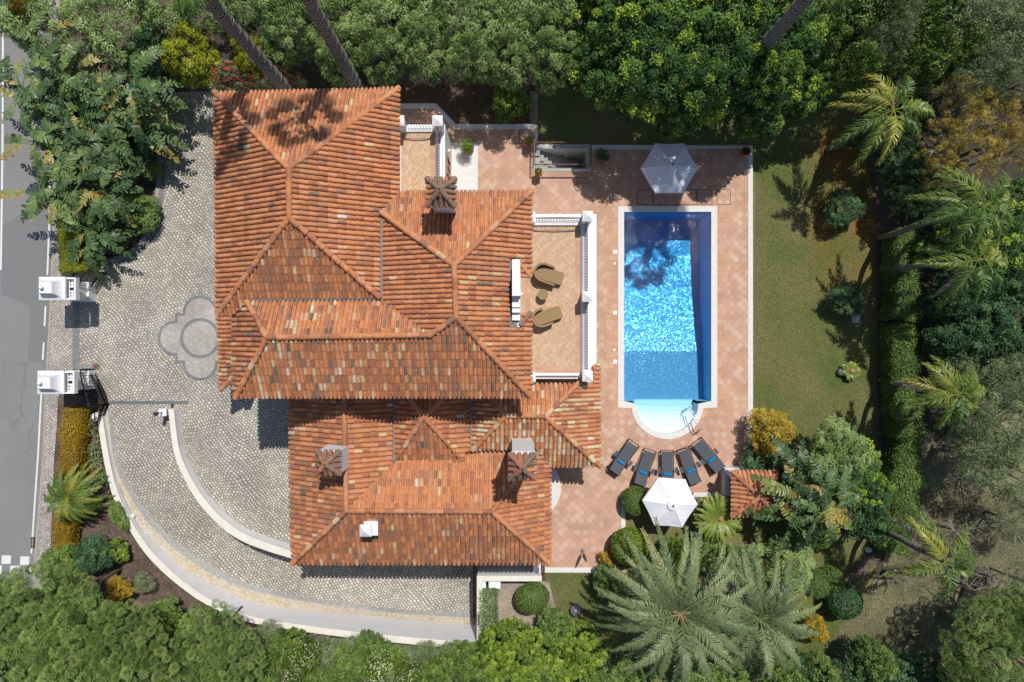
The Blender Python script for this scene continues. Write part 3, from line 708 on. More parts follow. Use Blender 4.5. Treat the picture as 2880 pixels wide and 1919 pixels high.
# west porch lower roof strip
ZP=3.6
pr=MB(); pw4=[(-11.4,0,4.15),(-11.4,1,4.15),(-13.55,0,3.0)]
sl(pr,[(612,880),(665,880),(665,1068),(622,1096),(619,1094)],pw4,'weather')
pS=[(-13.0,-2.37,3.0),(-11,-2.37,3.0),(-12,-1.6,3.42)]
pr2=pr; caps(pr,proj((622,1096),pw4),proj((668,1050),pw4),style='weather')
pr.build('porch_roof',TILE,villa)
# lower roofs
PITCH[0]=0
zl=2.9
lr=MB()
dW=[(-7.65,-5,4.58),(-7.65,0,4.58),(-10.6,0,2.9)]; dE=[(-7.65,-5,4.58),(-7.65,0,4.58),(-5.4,0,3.35)]
dS=[(0,-7.73,4.58),(-5,-7.73,4.58),(0,-10.63,2.9)]; dN=[(0,-7.73,4.58),(-5,-7.73,4.58),(0,-5.6,3.35)]; dEE=[(-.91,-7.73,4.58),(-.91,0,4.58),(1.8,0,2.9)]
sl(lr,[(968,1437),(974,1438),(824,1584),(818,1500),(817,1095),(968,1095)],dW,'weather')
sl(lr,[(968,1095),(1107,1095),(1107,1300),(980,1432),(968,1437)],dE)
sl(lr,[(974,1437),(1384,1439),(1545,1585),(824,1585)],dS,'weather')
sl(lr,[(976,1436),(1384,1438),(1512,1272),(1500,1262),(1327,1262),(1295,1294),(1107,1298)],dN)
sl(lr,[(1384,1438),(1512,1268),(1546,1312),(1546,1585)],dEE)
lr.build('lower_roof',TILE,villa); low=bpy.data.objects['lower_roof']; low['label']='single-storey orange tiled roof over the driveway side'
rd=MB()
for a,b,an1,st in (((968,1110),(974,1437),dW,'std'),((824,1584),(974,1437),dW,'weather'),((974,1437),(1384,1439),dS,'std'),((1545,1585),(1384,1439),dS,'std'),((1512,1270),(1384,1439),dN,'std')): caps(rd,proj(a,an1),proj(b,an1),style=st)
rd.build('ridge_tiles',TILE,low)
gm=MB(); gm.tube([proj((1109,1110),dE)+Vector((0,0,.09)),proj((1109,1300),dE)+Vector((0,0,.09))],.09,6); gm.build('valley_gutter',LEAD,low)
# block F (small pyramid)
fr=MB(); fz=4.5; fc=(-4.0,-3.46,4.5)
fS=[fc,(0,-3.46,4.5),(-4.0,-5.6,3.3)]; fN=[fc,(0,-3.46,4.5),(-4.0,-1.3,3.3)]; fWe=[fc,(-4.0,0,4.5),(-5.5,0,3.5)]; fE=[fc,(-4.0,0,4.5),(-1.9,0,3.3)]
sl(fr,[(1192,1173),(1297,1284),(1297,1294),(1110,1294)],fS,'weather')
sl(fr,[(1192,1173),(1111,1292),(1111,1095),(1133,1095)],fWe,'weather')
sl(fr,[(1192,1173),(1130,1090),(1270,1090)],fN)
sl(fr,[(1192,1173),(1270,1095),(1323,1095),(1323,1262),(1297,1290)],fE)
fr.build('lower_roof',TILE,villa); ff=bpy.data.objects['lower_roof.001']; ff['label']='small pyramid tiled roof wedged between two wings'
rd=MB()
for a,b,an1 in (((1113,1292),(1192,1173),fS),((1297,1288),(1192,1173),fS),((1140,1105),(1192,1173),fN),((1262,1105),(1192,1173),fN)): caps(rd,proj(a,an1),proj(b,an1),style='std')
rd.build('ridge_tiles',TILE,ff)
gm=MB(); gm.tube([proj((1325,1110),fE)+Vector((0,0,.09)),proj((1325,1265),fE)+Vector((0,0,.09))],.09,6); gm.build('valley_gutter',LEAD,low)
# block E (pool porch)
PITCH[0]=2
er=MB(); eS=[(0,-3.38,4.45),(1.5,-3.38,4.45),(0,-5.95,2.9)]; eN=[(0,-3.38,4.45),(1.5,-3.38,4.45),(0,-.8,2.9)]; eE=[(1.5,-3.4,4.45),(1.5,0,4.45),(4.19,0,2.9)]; eW=[(-.27,-3.4,4.45),(-.27,0,4.45),(-1.95,0,3.35)]
sl(er,[(1423,1169),(1533,1171),(1686,1311),(1548,1311),(1512,1262),(1331,1266)],eS,'mix')
sl(er,[(1423,1169),(1364,1090),(1492,1090),(1494,1082),(1620,1082),(1533,1171)],eN,'mix')
sl(er,[(1533,1171),(1627,1078),(1668,1076),(1668,1030),(1685,1020),(1686,1311)],eE,'mix')
sl(er,[(1423,1169),(1331,1264),(1326,1262),(1326,1095),(1362,1095)],eW,'mix')
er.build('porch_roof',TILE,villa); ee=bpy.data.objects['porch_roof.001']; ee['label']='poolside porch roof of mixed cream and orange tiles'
rd=MB()
for a,b,an1 in (((1423,1169),(1533,1171),eS),((1686,1311),(1533,1171),eS),((1630,1076),(1533,1171),eE),((1331,1265),(1423,1169),eS),((1364,1102),(1423,1169),eN)): caps(rd,proj(a,an1),proj(b,an1),style='mix')
rd.build('ridge_tiles',TILE,ee)
# flashing along E/D junction
m=MB(); m.tube([proj((1330,1270),dN)+Vector((0,0,.06)),proj((1440,1270),dN)+Vector((0,0,.06))],.06,4); m.build('flashing',LEAD,low); m=MB(); m.tube([proj((1505,1262),dEE)+Vector((0,0,.07)),proj((1546,1312),dEE)+Vector((0,0,.07))],.05,4); m.build('flashing',LEAD,low)
# walls
m=MB()
for b in ((-12.05,-5.35,1.6,10.1,-.1,6.45),(-5.36,.3,-1.8,5.85,-.1,6.42),(-11.3,-5.37,-1.82,1.59,-.1,6.43),(-10.1,-2.3,-10.08,-1.83,-2.4,2.72),(-2.29,1.3,-10.06,-6.2,-2.4,2.71),(-2.28,.9,-6.19,-1.84,-.1,2.73)): m.box(*b)
# porch arches posts of block E
for x,y in ((3.6,-5.6),(3.6,-3.7),(3.6,-1.9),(1.6,-5.6)): m.box(x-.2,x+.2,y-.2,y+.2,0,2.75)
m.box(1.0,3.82,-5.82,-5.4,2.45,2.8); m.box(3.4,3.81,-5.38,-1.2,2.45,2.79)
for x,y in ((-13.2,-2.0),(-13.2,.9)): m.box(x-.15,x+.15,y-.15,y+.15,0,3.05)
m.build('wall',WHITE,villa)
def window(x,y,z,w,h,axis,lab=None):
    """axis 'x-','x+','y-','y+' facing"""
    s=1 if axis[1]=='+' else -1
    fr=MB(); gl=MB(); t=.07
    if axis[0]=='y':
        fr.box(x-w/2,x-w/2+t,y-.02,y+.05*s+.02,z,z+h); fr.box(x+w/2-t,x+w/2,y-.02,y+.05*s+.02,z,z+h); fr.box(x-w/2+t,x+w/2-t,y-.02,y+.05*s+.02,z,z+t); fr.box(x-w/2+t,x+w/2-t,y-.02,y+.05*s+.02,z+h-t,z+h); fr.box(x-.03,x+.03,y-.015,y+.04*s+.015,z+t,z+h-t)
        gl.box(x-w/2+t,x+w/2-t,min(y,y+.02*s),max(y,y+.02*s),z+t,z+h-t)
    else:
        fr.box(x-.02,x+.05*s+.02,y-w/2,y-w/2+t,z,z+h); fr.box(x-.02,x+.05*s+.02,y+w/2-t,y+w/2,z,z+h); fr.box(x-.02,x+.05*s+.02,y-w/2+t,y+w/2-t,z,z+t); fr.box(x-.02,x+.05*s+.02,y-w/2+t,y+w/2-t,z+h-t,z+h); fr.box(x-.015,x+.04*s+.015,y-.03,y+.03,z+t,z+h-t)
        gl.box(min(x,x+.02*s),max(x,x+.02*s),y-w/2+t,y+w/2-t,z+t,z+h-t)
    o=fr.build('window',FRAME,villa); gl.build('pane',GLASS,o)
for a in ((-8.7,10.1,3.8,1.4,1.4,'y+'),(-10.8,10.1,.9,1.2,1.3,'y+'),(-7,10.1,.9,1.2,1.3,'y+'),(-12.05,8,3.8,1.2,1.4,'x-'),(-12.05,4.2,3.8,1.2,1.4,'x-'),(-12.05,8,.9,1.2,1.4,'x-'),(-12.05,4.2,.9,1.2,1.4,'x-'),(-10.1,-4.2,.8,1.2,1.2,'x-'),(-10.1,-7.6,.8,1.2,1.2,'x-'),(-8,-10.08,.6,1.3,1.2,'y-'),(-4.6,-10.08,.6,1.3,1.2,'y-'),(1.3,-8.9,.1,1.2,2.1,'x+'),(-1.5,5.85,.1,1.6,2.2,'y+'),(-.6,5.85,3.9,1.0,1.3,'y+'),(.3,3.6,3.15,1.3,2.1,'x+'),(.3,-.6,3.15,1.0,2.0,'x+')): window(*a)
m=MB(); m.box(-3.2,-.4,-10.12,-10.06,-2.2,.1); m.build('garage_door',FRAME,villa)
# balconies
def balcony(x0,x1,y0,y1,ztop,zin=2.9):
    m=MB(); m.box(x0,x1,y0,y1,-.05 if x1<0 else 2.55,ztop); m.build('balcony_slab',WHITE,villa)
balcony(-5.34,-3.2,5.87,10.35,2.98); balcony(.31,4.05,-1.82,6.08,2.9)
m=MB(); m.box(1.4,3.5,-1.0,5.5,-.05,2.54); m.build('wall',WHITE,villa)
m=MB(); m.box(-5.3,-3.66,5.9,9.95,2.98,3.0); m.build('balcony_floor',HERR,villa)
m=MB(); m.box(.32,3.26,-1.5,5.5,2.9,3.0); m.build('balcony_floor',HERR,villa)
# terracotta border strips
m=MB()
m.box(-3.92,-3.66,5.9,9.95,3.0,3.006); m.box(-5.3,-5.06,5.9,9.95,3.0,3.006); m.build('floor_border',BORDER,villa)
m=MB(); m.box(3.02,3.26,-1.5,5.5,3.0,3.006); m.box(.32,3.02,-1.5,-1.22,3.0,3.006); m.box(.62,.86,.9,3.9,3.0,3.006); m.build('floor_border',BORDER,villa)
m=MB()
m.box(-3.65,-3.3,5.9,10.2,2.98,3.12); m.box(-5.32,-3.66,9.96,10.22,2.98,3.11); m.build('balcony_kerb',WHITE,villa)
m=MB(); m.box(3.27,3.66,-1.75,5.9,2.9,3.12); m.box(.32,3.26,5.51,5.88,2.9,3.11); m.box(.32,3.26,-1.8,-1.51,2.9,3.13); m.build('balcony_kerb',WHITE,villa)
def pillar(x,y,z0,z1,s=.2,parent=villa,cap=.24):
    m=MB(); m.lathe([(s,z0),(s,z1-.06)],(x,y,0),sq=True); o=m.build('pillar',WHITE,parent)
    m=MB(); m.lathe([(cap,z1-.06),(cap,z1+.02),(cap-.03,z1+.03),(.01,z1+.16)],(x,y,0),sq=True); m.build('pillar_cap',WHITE,o)
for x,y,z1 in ((-3.43,10.14,4.2),(-5.2,10.14,4.2),(3.48,5.74,4.2),(3.48,2.05,4.2),(3.48,-1.62,4.2),(.85,5.7,4.1),(.85,-1.66,4.1)): pillar(x,y,2.95,z1)
BAL={}
def railing(p0,p1,z0,h,parent,arch=0.0,spacing=.13,name='railing',top=.03):
    p0=Vector((p0[0],p0[1],z0)); p1=Vector((p1[0],p1[1],z0)); D=(p1-p0).length; d=(p1-p0)/D
    m=MB(); n=10
    pts=[p0+d*D*i/n+Vector((0,0,h+arch*math.sin(math.pi*i/n))) for i in range(n+1)]
    m.tube(pts,top,6); o=m.build(name,RAILB,parent)
    m=MB(); m.tube([p0+Vector((0,0,.1)),p1+Vector((0,0,.1))],.012,4); m.tube([p0+Vector((0,0,h-.1)),p1+Vector((0,0,h-.1))],.01,4); m.build('crossbar',IRON,o)
    k=int(D/spacing); key=(round(h,2),round(z0,2))
    for i in range(k):
        t=(i+.5)/k; q=p0+d*D*t; hh=h+arch*math.sin(math.pi*t)
        if key not in BAL or arch:
            m=MB(); m.tube([q,q+Vector((0,0,hh))],.008,4)
            m.lathe([(.008,hh*.45),(.022,hh*.5),(.008,hh*.55)],(q.x,q.y,q.z),6)
            b=m.build('baluster',IRON,o,origin=None)
            me=b.data; base=Vector(world_loc(o)); 
            for vv in me.vertices: vv.co-= (q-base)
            b.location=q-base
            if not arch: BAL[key]=me
        else:
            b=bpy.data.objects.new('baluster',BAL[key]); col.objects.link(b); b.parent=o; b.location=q-world_loc(o)
    return o
railing((-4.95,10.08),(-3.68,10.08),3.1,.85,villa,arch=.12)
railing((-3.45,9.9),(-3.45,6.0),3.1,.85,villa)
railing((1.1,5.7),(3.25,5.7),3.1,.85,villa,arch=.1)
railing((3.48,5.5),(3.48,2.3),3.1,.85,villa); railing((3.48,1.8),(3.48,-1.35),3.1,.85,villa)
railing((1.1,-1.66),(3.25,-1.66),3.1,.85,villa)
# grille windows and lamp on the north balcony wall
for y in (8.6,7.3): window(-3.2,y,.9,.9,1.5,'x+')
m=MB(); m.lathe([(.02,-.09),(.08,-.05),(.09,0),(.07,.06),(.02,.09)],(-3.08,9.3,2.2),12); m.build('wall_lamp',WHITE,villa,smooth=True)
# stepped parapet dormer wall
m=MB(); xs=(.005,.345)
for a,b,z in ((730,750,7.05),(750,772,7.3),(772,833,7.9),(833,865,7.4),(865,880,7.3),(880,902,7.1),(902,921,6.9)):
    k=(H-z)/F; y0=(960-b)*k; y1=(960-a)*k; m.box(xs[0],xs[1],y0+.002,y1-.002,6.2,z)
m.build('stepped_parapet',WHITE,villa)
m=MB(); c=W(1466,829,7.6); m.lathe([(.02,-.08),(.07,-.05),(.085,0),(.06,.06),(.02,.08)],tuple(c),12); m.build('wall_lamp',WHITE,villa,smooth=True)
m=MB()
for a,b in (((1463,742),(1491,777)),((1463,916),(1491,882))): caps(m,proj(a,bE)+Vector((0,0,.03)),proj(b,bE)+Vector((0,0,.03)),r=.1)
m.build('ridge_tiles',TILE,villa)
# chimneys
def chimney(cx,cy,zb,zt,bs,capc,caps_,zcap,ztop,slab):
    print('CH',capc,caps_,zcap,ztop); b=MB(); b.box(cx-bs,cx+bs,cy-bs,cy+bs,zb,zt-.06); o=b.build('chimney',WHITE,villa); s=MB(); s.box(cx-slab,cx+slab,cy-slab,cy+slab,zt-.06,zt); s.build('chimney_slab',WHITE,o)
    m=MB(); x,y=capc; c=caps_; ap=(x,y,ztop); cor=[(x-c,y-c,zcap),(x+c,y-c,zcap),(x+c,y+c,zcap),(x-c,y+c,zcap)]
    for i in range(4):
        p,q=cor[i],cor[(i+1)%4]; slope(m,[p,q,ap],[p,q,ap],'old',pitch=.225,world=True,course=.45)
    for i in range(4): caps(m,cor[i],ap,r=.105,L=.4,style='old')
    m.build('chimney_cap',TILE,o)
chimney(-2.73,5.72,6.5,9.25,.42,(-2.73,5.72),.51,9.35,9.85,.5)
chimney(-7.94,-5.26,3.2,6.0,.5,(-7.94,-5.26),.47,6.1,6.6,.52)
chimney(.47,-5.0,3.2,7.75,.47,(.42,-5.1),.48,7.85,8.35,.49)
b=MB(); b.box(-6.62,-6.18,-8.75,-8.2,3.6,4.6); o=b.build('chimney',WHITE,villa); o['label']='small white capped chimney on the lower south roof'
b=MB(); b.box(-6.72,-6.08,-8.82,-8.18,4.6,4.66); b.build('chimney_slab',WHITE,o)
b=MB(); b.lathe([(.2,4.66),(.2,4.95),(.27,4.95),(.27,5.03),(.01,5.25)],(-6.56,-8.5,0),sq=True); b.build('chimney_cap',WHITE,o)
# semicircular white step
st=MB(); c=W(1491,1373,.28); st.lathe([(1.60,0),(1.60,.28)],(c.x,c.y,0),48); tag(st.build('curved_step',EDGE),kind='structure')
# ------------------------------------------------------------------ outer and inner ramp walls
def curved_wall(lo,li,zf,zbf,n,label,segs):
    a=resample(lo,n); b=resample(li,n); m=MB(); g=empty('garden_wall',W(*a[0],0),label=label,cat='wall')
    cop=MB()
    for (s,e,zt,zb) in segs:
        i0,i1=int(s*(n-1)),int(e*(n-1)); A=[W(*a[i],zt)[:2] for i in range(i0,i1+1)]; B=[W(*b[i],zt)[:2] for i in range(i0,i1+1)]
        k=len(A); vs=[(p[0],p[1],zb) for p in A]+[(p[0],p[1],zb) for p in B]+[(p[0],p[1],zt-.05) for p in A]+[(p[0],p[1],zt-.05) for p in B]
        f=[]
        for i in range(k-1):
            f+=[(i,i+1,2*k+i+1,2*k+i),(k+i+1,k+i,3*k+i,3*k+i+1),(2*k+i,2*k+i+1,3*k+i+1,3*k+i)]
        f+=[(0,2*k,3*k,k),(k-1,2*k-1,4*k-1,3*k-1)]
        m.add(vs,f)
        v2=[]; 
        for P_,Q in zip(A,B):
            dx,dy=P_[0]-Q[0],P_[1]-Q[1]; l=math.hypot(dx,dy); dx/=l; dy/=l
            v2.append(((P_[0]+dx*.015,P_[1]+dy*.015),(Q[0]-dx*.015,Q[1]-dy*.015)))
        vv=[(p[0][0],p[0][1],zt-.05) for p in v2]+[(p[1][0],p[1][1],zt-.05) for p in v2]+[(p[0][0],p[0][1],zt) for p in v2]+[(p[1][0],p[1][1],zt) for p in v2]
        f=[]
        for i in range(k-1): f+=[(i,i+1,2*k+i+1,2*k+i),(k+i+1,k+i,3*k+i,3*k+i+1),(2*k+i,2*k+i+1,3*k+i+1,3*k+i),(i,k+i,k+i+1,i+1)]
        f+=[(0,2*k,3*k,k),(k-1,2*k-1,4*k-1,3*k-1)]
        cop.add(vv,f)
    m.build('wall_body',WHITE,g); cop.build('wall_coping',CREAM,g); return g
L_out2=resample(L_out,60)
curved_wall(L_out,L_in,None,None,81,'long curved white boundary wall with stepped cream coping around the ramp',[(0,.265,.25,-1.0),(.2625,.405,.48,-1.6),(.4,1.0,.72,-2.6)])
IWo=smooth([(474,1152),(480,1211),(490,1280),(515,1340),(552,1408),(602,1464),(652,1508),(719,1540),(850,1580)],1)
IWi=smooth([(488,1152),(494,1209),(504,1276),(529,1333),(566,1396),(612,1450),(664,1491),(726,1522),(855,1562)],1)
curved_wall(IWo,IWi,None,None,81,'inner curved white parapet between the upper driveway and the sunken ramp',[(0,.47,.55,-1.2),(.4625,.72,.7,-1.8),(.7125,1.0,.85,-2.3)])
# court walls
g=empty('garden_wall',W(1350,1630,0),label='L-shaped white wall south of the house beside the two pale cabinets',cat='wall')
m=MB(); a=W(1342,1635,.9); b=W(1523,1621,.9); c=W(1356,1806,.9)
m.prism([(a.x,b.y),(a.x,c.y),(c.x,c.y),(c.x,a.y),(b.x,a.y),(b.x,b.y)],-2.6,.85); m.build('wall_body',WHITE,g)
m=MB(); e=.015; m.prism([(a.x-e,b.y+e),(a.x-e,c.y-e),(c.x+e,c.y-e),(c.x+e,a.y-e),(b.x+e,a.y-e),(b.x+e,b.y+e)],.85,.9); m.build('wall_coping',CREAM,g)
m=MB(); q=W(1500,1580,.3); m.box(q.x,b.x-.02,b.y+.02,q.y+.4,-2.6,.4); m.build('side_pier',WHITE,g)
sheet('sunken_court',[[(1322,1540),(1530,1540),(1530,1830),(1322,1830)]],-2.35,SANDY)
# brown fence rail by court
g=empty('fence_panel',W(1529,1590,0),label='short brown metal railing at the corner of the terrace beside the white wall',cat='railing')
railing(W(1529,1570,.3)[:2],W(1529,1622,.3)[:2],0,.9,g)
# ------------------------------------------------------------------ stairwell
sx0,sx1,sy0,sy1=1.2,3.93,9.0,10.0
st=empty('stairwell_steps',(sx0,9.5,0),label='grey stone steps descending inside the railed opening in the terrace',cat='stairs')
STP=plain('step_stone',(.36,.35,.33),.8,var=.12)
for i in range(12):
    m=MB(); x=sx0+.02+i*.226; m.box(x,x+.226 if i<11 else sx1-.01,sy0+.01,sy1-.01,-3.0,-.02-.19*(i+1)+ (.19 if i==0 else 0)); m.build('step',STP,st)
m=MB(); 
m.box(sx0-.12,sx1+.16,sy1,sy1+.24,-3,.03); m.box(sx0-.12,sx1+.16,sy0-.14,sy0,-3,.03); m.box(sx1,sx1+.16,sy0,sy1,-3,.028); m.box(sx0-.12,sx0,sy0,sy1,-3,.024)
m.build('well_kerb',EDGE,st)
m=MB(); m.lathe([(.01,-.05),(.07,-.03),(.08,0),(.05,.03)],(2.9,9.95,-1.0),10); m.build('wall_light',WHITE,st)
sr=empty('stairwell_railing',(2.5,9.5,0),label='brown topped iron railing enclosing the stairwell in the terrace',cat='railing')
railing((1.13,10.07),(4.0,10.07),.03,.95,sr); railing((1.13,8.95),(4.0,8.95),.03,.95,sr); railing((4.0,8.95),(4.0,10.07),.03,.95,sr); railing((1.13,8.95),(1.13,10.4),.03,.95,sr)
# ------------------------------------------------------------------ foliage materials
def fol(name,stops,rough=.5,spec=.35,trans=.14): return tinted(name,stops,rough,spec,mottle=.15,mscale=2.5,trans=trans)
M_WIL=fol('willowy_leaf',[(0,(.05,.095,.025)),(.5,(.20,.30,.085)),(1,(.42,.54,.20))])
M_BRO=fol('broad_leaf',[(0,(.018,.055,.016)),(.5,(.075,.17,.035)),(.8,(.18,.30,.04)),(1,(.40,.50,.04))])
M_OLI=fol('olive_leaf',[(0,(.07,.11,.045)),(.5,(.19,.25,.11)),(1,(.38,.42,.22))])
M_DRK=fol('deep_green_leaf',[(0,(.016,.05,.02)),(.6,(.06,.135,.05)),(1,(.16,.27,.10))])
M_LIM=fol('lime_leaf',[(0,(.05,.10,.01)),(.5,(.135,.22,.022)),(1,(.34,.44,.05))])
M_YEL=fol('golden_leaf',[(0,(.16,.12,.01)),(.5,(.38,.26,.02)),(1,(.55,.42,.04))])
M_ORA=fol('amber_needle',[(0,(.15,.11,.025)),(.5,(.40,.30,.06)),(1,(.62,.50,.12))])
M_CHA=fol('chartreuse_leaf',[(0,(.10,.12,.005)),(.5,(.26,.30,.01)),(1,(.46,.48,.03))])
M_HDG=fol('hedge_leaf',[(0,(.04,.075,.015)),(.5,(.115,.195,.04)),(1,(.25,.35,.08))])
M_GLD=fol('rusty_hedge_leaf',[(0,(.14,.10,.01)),(.5,(.42,.25,.02)),(1,(.60,.44,.03))])
M_PIN=fol('pine_needle',[(0,(.05,.085,.022)),(.5,(.17,.27,.065)),(1,(.38,.49,.15))],trans=.1)
M_PLM=fol('date_palm_leaf',[(0,(.055,.085,.035)),(.5,(.15,.20,.085)),(.85,(.26,.30,.14)),(1,(.36,.33,.13))],rough=.5,trans=.15)
M_QPL=fol('queen_palm_leaf',[(0,(.03,.07,.018)),(.5,(.10,.18,.035)),(.8,(.27,.31,.055)),(1,(.48,.40,.07))],rough=.4,trans=.2)
M_DED=fol('dead_frond',[(0,(.10,.07,.05)),(.5,(.24,.18,.13)),(1,(.42,.36,.29))],trans=.05)
M_CYC=fol('cycad_leaf',[(0,(.05,.09,.015)),(.5,(.15,.22,.035)),(1,(.29,.34,.06))],rough=.4)
M_BAN=fol('giant_paddle_leaf',[(0,(.02,.05,.022)),(.5,(.09,.165,.055)),(.8,(.21,.29,.09)),(.93,(.31,.33,.09)),(1,(.38,.27,.06))],rough=.42,spec=.35,trans=.2)
M_RED=plain('red_blossom',(.55,.03,.03),.6); M_WFL=plain('cream_blossom',(.62,.62,.42),.7)
M_TWG=plain('pale_twig',(.27,.24,.20),.85,var=.2)
BARK=plain('bark',(.12,.095,.07),.9,var=.3,scale=20,bmp=.5)
def palmbark():
    m,nt,b=newmat('palm_bark'); w=N(nt,'ShaderNodeTexWave',_Scale=2.2,_Distortion=3.0,bands_direction='Z'); w.inputs['Detail'].default_value=3; nt.links.new(objco(nt),w.inputs[0])
    r=ramp(nt,[(.2,(.06,.053,.047)),(.8,(.30,.275,.25))]); nt.links.new(w.outputs['Fac'],r.inputs[0]); nt.links.new(r.outputs[0],b.inputs['Base Color']); b.inputs['Roughness'].default_value=.9
    bump(nt,b,w.outputs['Fac'],.8,.05); return m
PBARK=palmbark()
# ------------------------------------------------------------------ leaf clouds
def unit(a): return a/np.maximum(1e-9,np.linalg.norm(a,axis=-1,keepdims=True))
def leafquads(Pc,Nn,ax,l,w,curl=.12):
    ax=unit(ax-Nn*np.sum(ax*Nn,axis=1,keepdims=True)); sd=np.cross(Nn,ax); l=l[:,None]; w=w[:,None]
    V=np.stack([Pc-ax*l*.5, Pc+sd*w*.5+ax*l*.05, Pc+ax*l*.5-Nn*l*curl, Pc-sd*w*.5+ax*l*.05],axis=1); return V
def crown(rx,ry,rz,cz,nclump,per,cr,ll,lw,seed,tlo=.1,thi=.9,low=-.35,droop=.3,shell=.75,upb=.5,flat=False):
    g=np.random.default_rng(seed)
    sc=np.array([rx-cr*.6,ry-cr*.6,rz-cr*.4]); L=[]
    for _ in range(nclump*30):
        d=g.normal(size=3); d/=np.linalg.norm(d)
        if d[2]<low: continue
        q=d*(shell*.75+(1-shell*.75)*g.random()**.4)*sc*(1+.12*math.sin(3*math.atan2(d[1],d[0])+seed)); sep=cr*(1.15 if len(L)<nclump*.7 else .9)
        if all(np.dot(q-r_,q-r_)>sep*sep for r_ in L): L.append(q)
        if len(L)>=nclump: break
    C=np.array(L); k=len(C); C[:,2]+=cz
    crs=cr*(.6+.55*g.random(k)); ct=np.clip(tlo+(thi-tlo)*(.5+.27*g.normal(size=k)),0,1)
    idx=np.repeat(np.arange(k),int(per*nclump/max(1,k))); n=len(idx)
    dd=g.normal(size=(n,3)); dd[:,2]=np.where(dd[:,2]<-.25,-dd[:,2],dd[:,2])+upb*.4; dd=unit(dd)
    Pc=C[idx]+dd*(crs[idx]*(.72+.34*g.random(n)))[:,None]*np.array([1,1,.85])
    Nn=unit(dd*.75+g.normal(size=(n,3))*.42+np.array([0,0,.5])); ax=dd+g.normal(size=(n,3))*.5-np.array([0,0,droop])
    l=ll*(.6+.8*g.random(n)); w=lw*(.6+.8*g.random(n))
    t=np.clip(ct[idx]+.15*g.normal(size=n),0,1)
    return leafquads(Pc,Nn,ax,l,w),t,C
def trunk_mb(C,h,r,seed,n=7,base=(0,0,0)):
    g=random.Random(seed); m=MB(); top=Vector((g.uniform(-.2,.2),g.uniform(-.2,.2),h))
    b=Vector(base); m.tube([b,b.lerp(top,.35)+Vector((g.uniform(-.1,.1),g.uniform(-.1,.1),0)),top],[r,r*.75,r*.5],8)
    ids=g.sample(range(len(C)),min(n,len(C)))
    for i in ids:
        p=Vector(C[i]); q=b.lerp(top,g.uniform(.45,1)); mid=q.lerp(p,.5)+Vector((g.uniform(-.1,.1),g.uniform(-.1,.1),-.1)); m.tube([q,mid,p],[r*.4,r*.25,r*.1],5)
    return m
PROT={}
def proto(kind,mat,nvar,name,ct='crown',**k):
    for v in range(nvar):
        root=empty(name,(0,0,0)); q,t,C=crown(seed=hash_(kind)+v*17,**{a:b for a,b in k.items() if a not in('tr','flowers')})
        m=MB(); m.quads(q,t); m.build(ct,mat,root)
        if k.get('tr'): trunk_mb(C,k['cz'],k['tr'],v).build('trunk',BARK,root)
        if k.get('flowers'):
            fm,fn,fs=k['flowers']; g=np.random.default_rng(5+v); d=unit(g.normal(size=(fn,3))+np.array([0,0,.8])); Pc=d*np.array([k['rx'],k['ry'],k['rz']])*(.93+.1*g.random((fn,1))); Pc[:,2]+=k['cz']
            m=MB(); m.quads(leafquads(Pc,d,g.normal(size=(fn,3)),np.full(fn,fs)*(.6+.7*g.random(fn)),np.full(fn,fs)*.8),.5); m.build('blossom',fm,root)
        PROT.setdefault(kind,[]).append((root,k))
def hash_(s): return sum(ord(c)*(i+3) for i,c in enumerate(s))%9973
used=set(); cnt={}
ORD=['','second','third','fourth','fifth','sixth','seventh','eighth','ninth','tenth','eleventh','twelfth','thirteenth','fourteenth','fifteenth','sixteenth','seventeenth','eighteenth','nineteenth','twentieth']
def veg(kind,px,py,rpx,h,label,cat='tree',group=None,sq=1.0,base=0.0,rot=None):
    """rpx crown radius in image pixels, h height of the crown centre in metres"""
    lst=PROT[kind]; i=cnt.get(kind,0); cnt[kind]=i+1; root,k=lst[i%len(lst)]
    o=root if id(root) not in used else copy_tree(root)
    used.add(id(root)); c=W(px,py,h); r=rpx*(H-h)/F; s=r/k['rx']
    o.location=(c.x,c.y,base); o.scale=(s,s*sq,h/k['cz']); o.rotation_euler=(0,0,random.uniform(0,6.28) if rot is None else rot)
    return tag(o,label,cat,group)
proto('willow',M_WIL,3,'oleander_shrub',rx=2.0,ry=2.0,rz=1.7,cz=3.0,nclump=72,per=120,cr=.40,ll=.20,lw=.045,droop=.4,tlo=.25,thi=.95)
proto('broad',M_BRO,3,'broadleaf_tree',rx=2.4,ry=2.4,rz=1.9,cz=4.5,nclump=120,per=95,cr=.42,ll=.17,lw=.085,tlo=-.05,thi=.98,tr=.18,shell=.7)
proto('olive',M_OLI,2,'olive_tree',rx=2.2,ry=2.2,rz=1.6,cz=3.5,nclump=110,per=90,cr=.42,ll=.13,lw=.04,tr=.13,tlo=.15,thi=.9)
proto('dark',M_DRK,2,'evergreen_shrub',rx=1.5,ry=1.5,rz=1.2,cz=1.6,nclump=80,per=90,cr=.34,ll=.15,lw=.06,tlo=.1,thi=.9)
proto('green',M_HDG,2,'green_shrub',rx=1.5,ry=1.5,rz=1.1,cz=1.4,nclump=80,per=90,cr=.32,ll=.13,lw=.065,tlo=.15,thi=.95)
proto('lime',M_LIM,2,'lime_green_bush',rx=.9,ry=.9,rz=.7,cz=.9,nclump=80,per=80,cr=.17,ll=.085,lw=.05,tlo=.1,thi=.95)
proto('yellow',M_YEL,1,'golden_shrub',rx=1.2,ry=1.2,rz=.95,cz=1.3,nclump=90,per=80,cr=.23,ll=.09,lw=.05,tlo=.2,thi=.95,tr=.07)
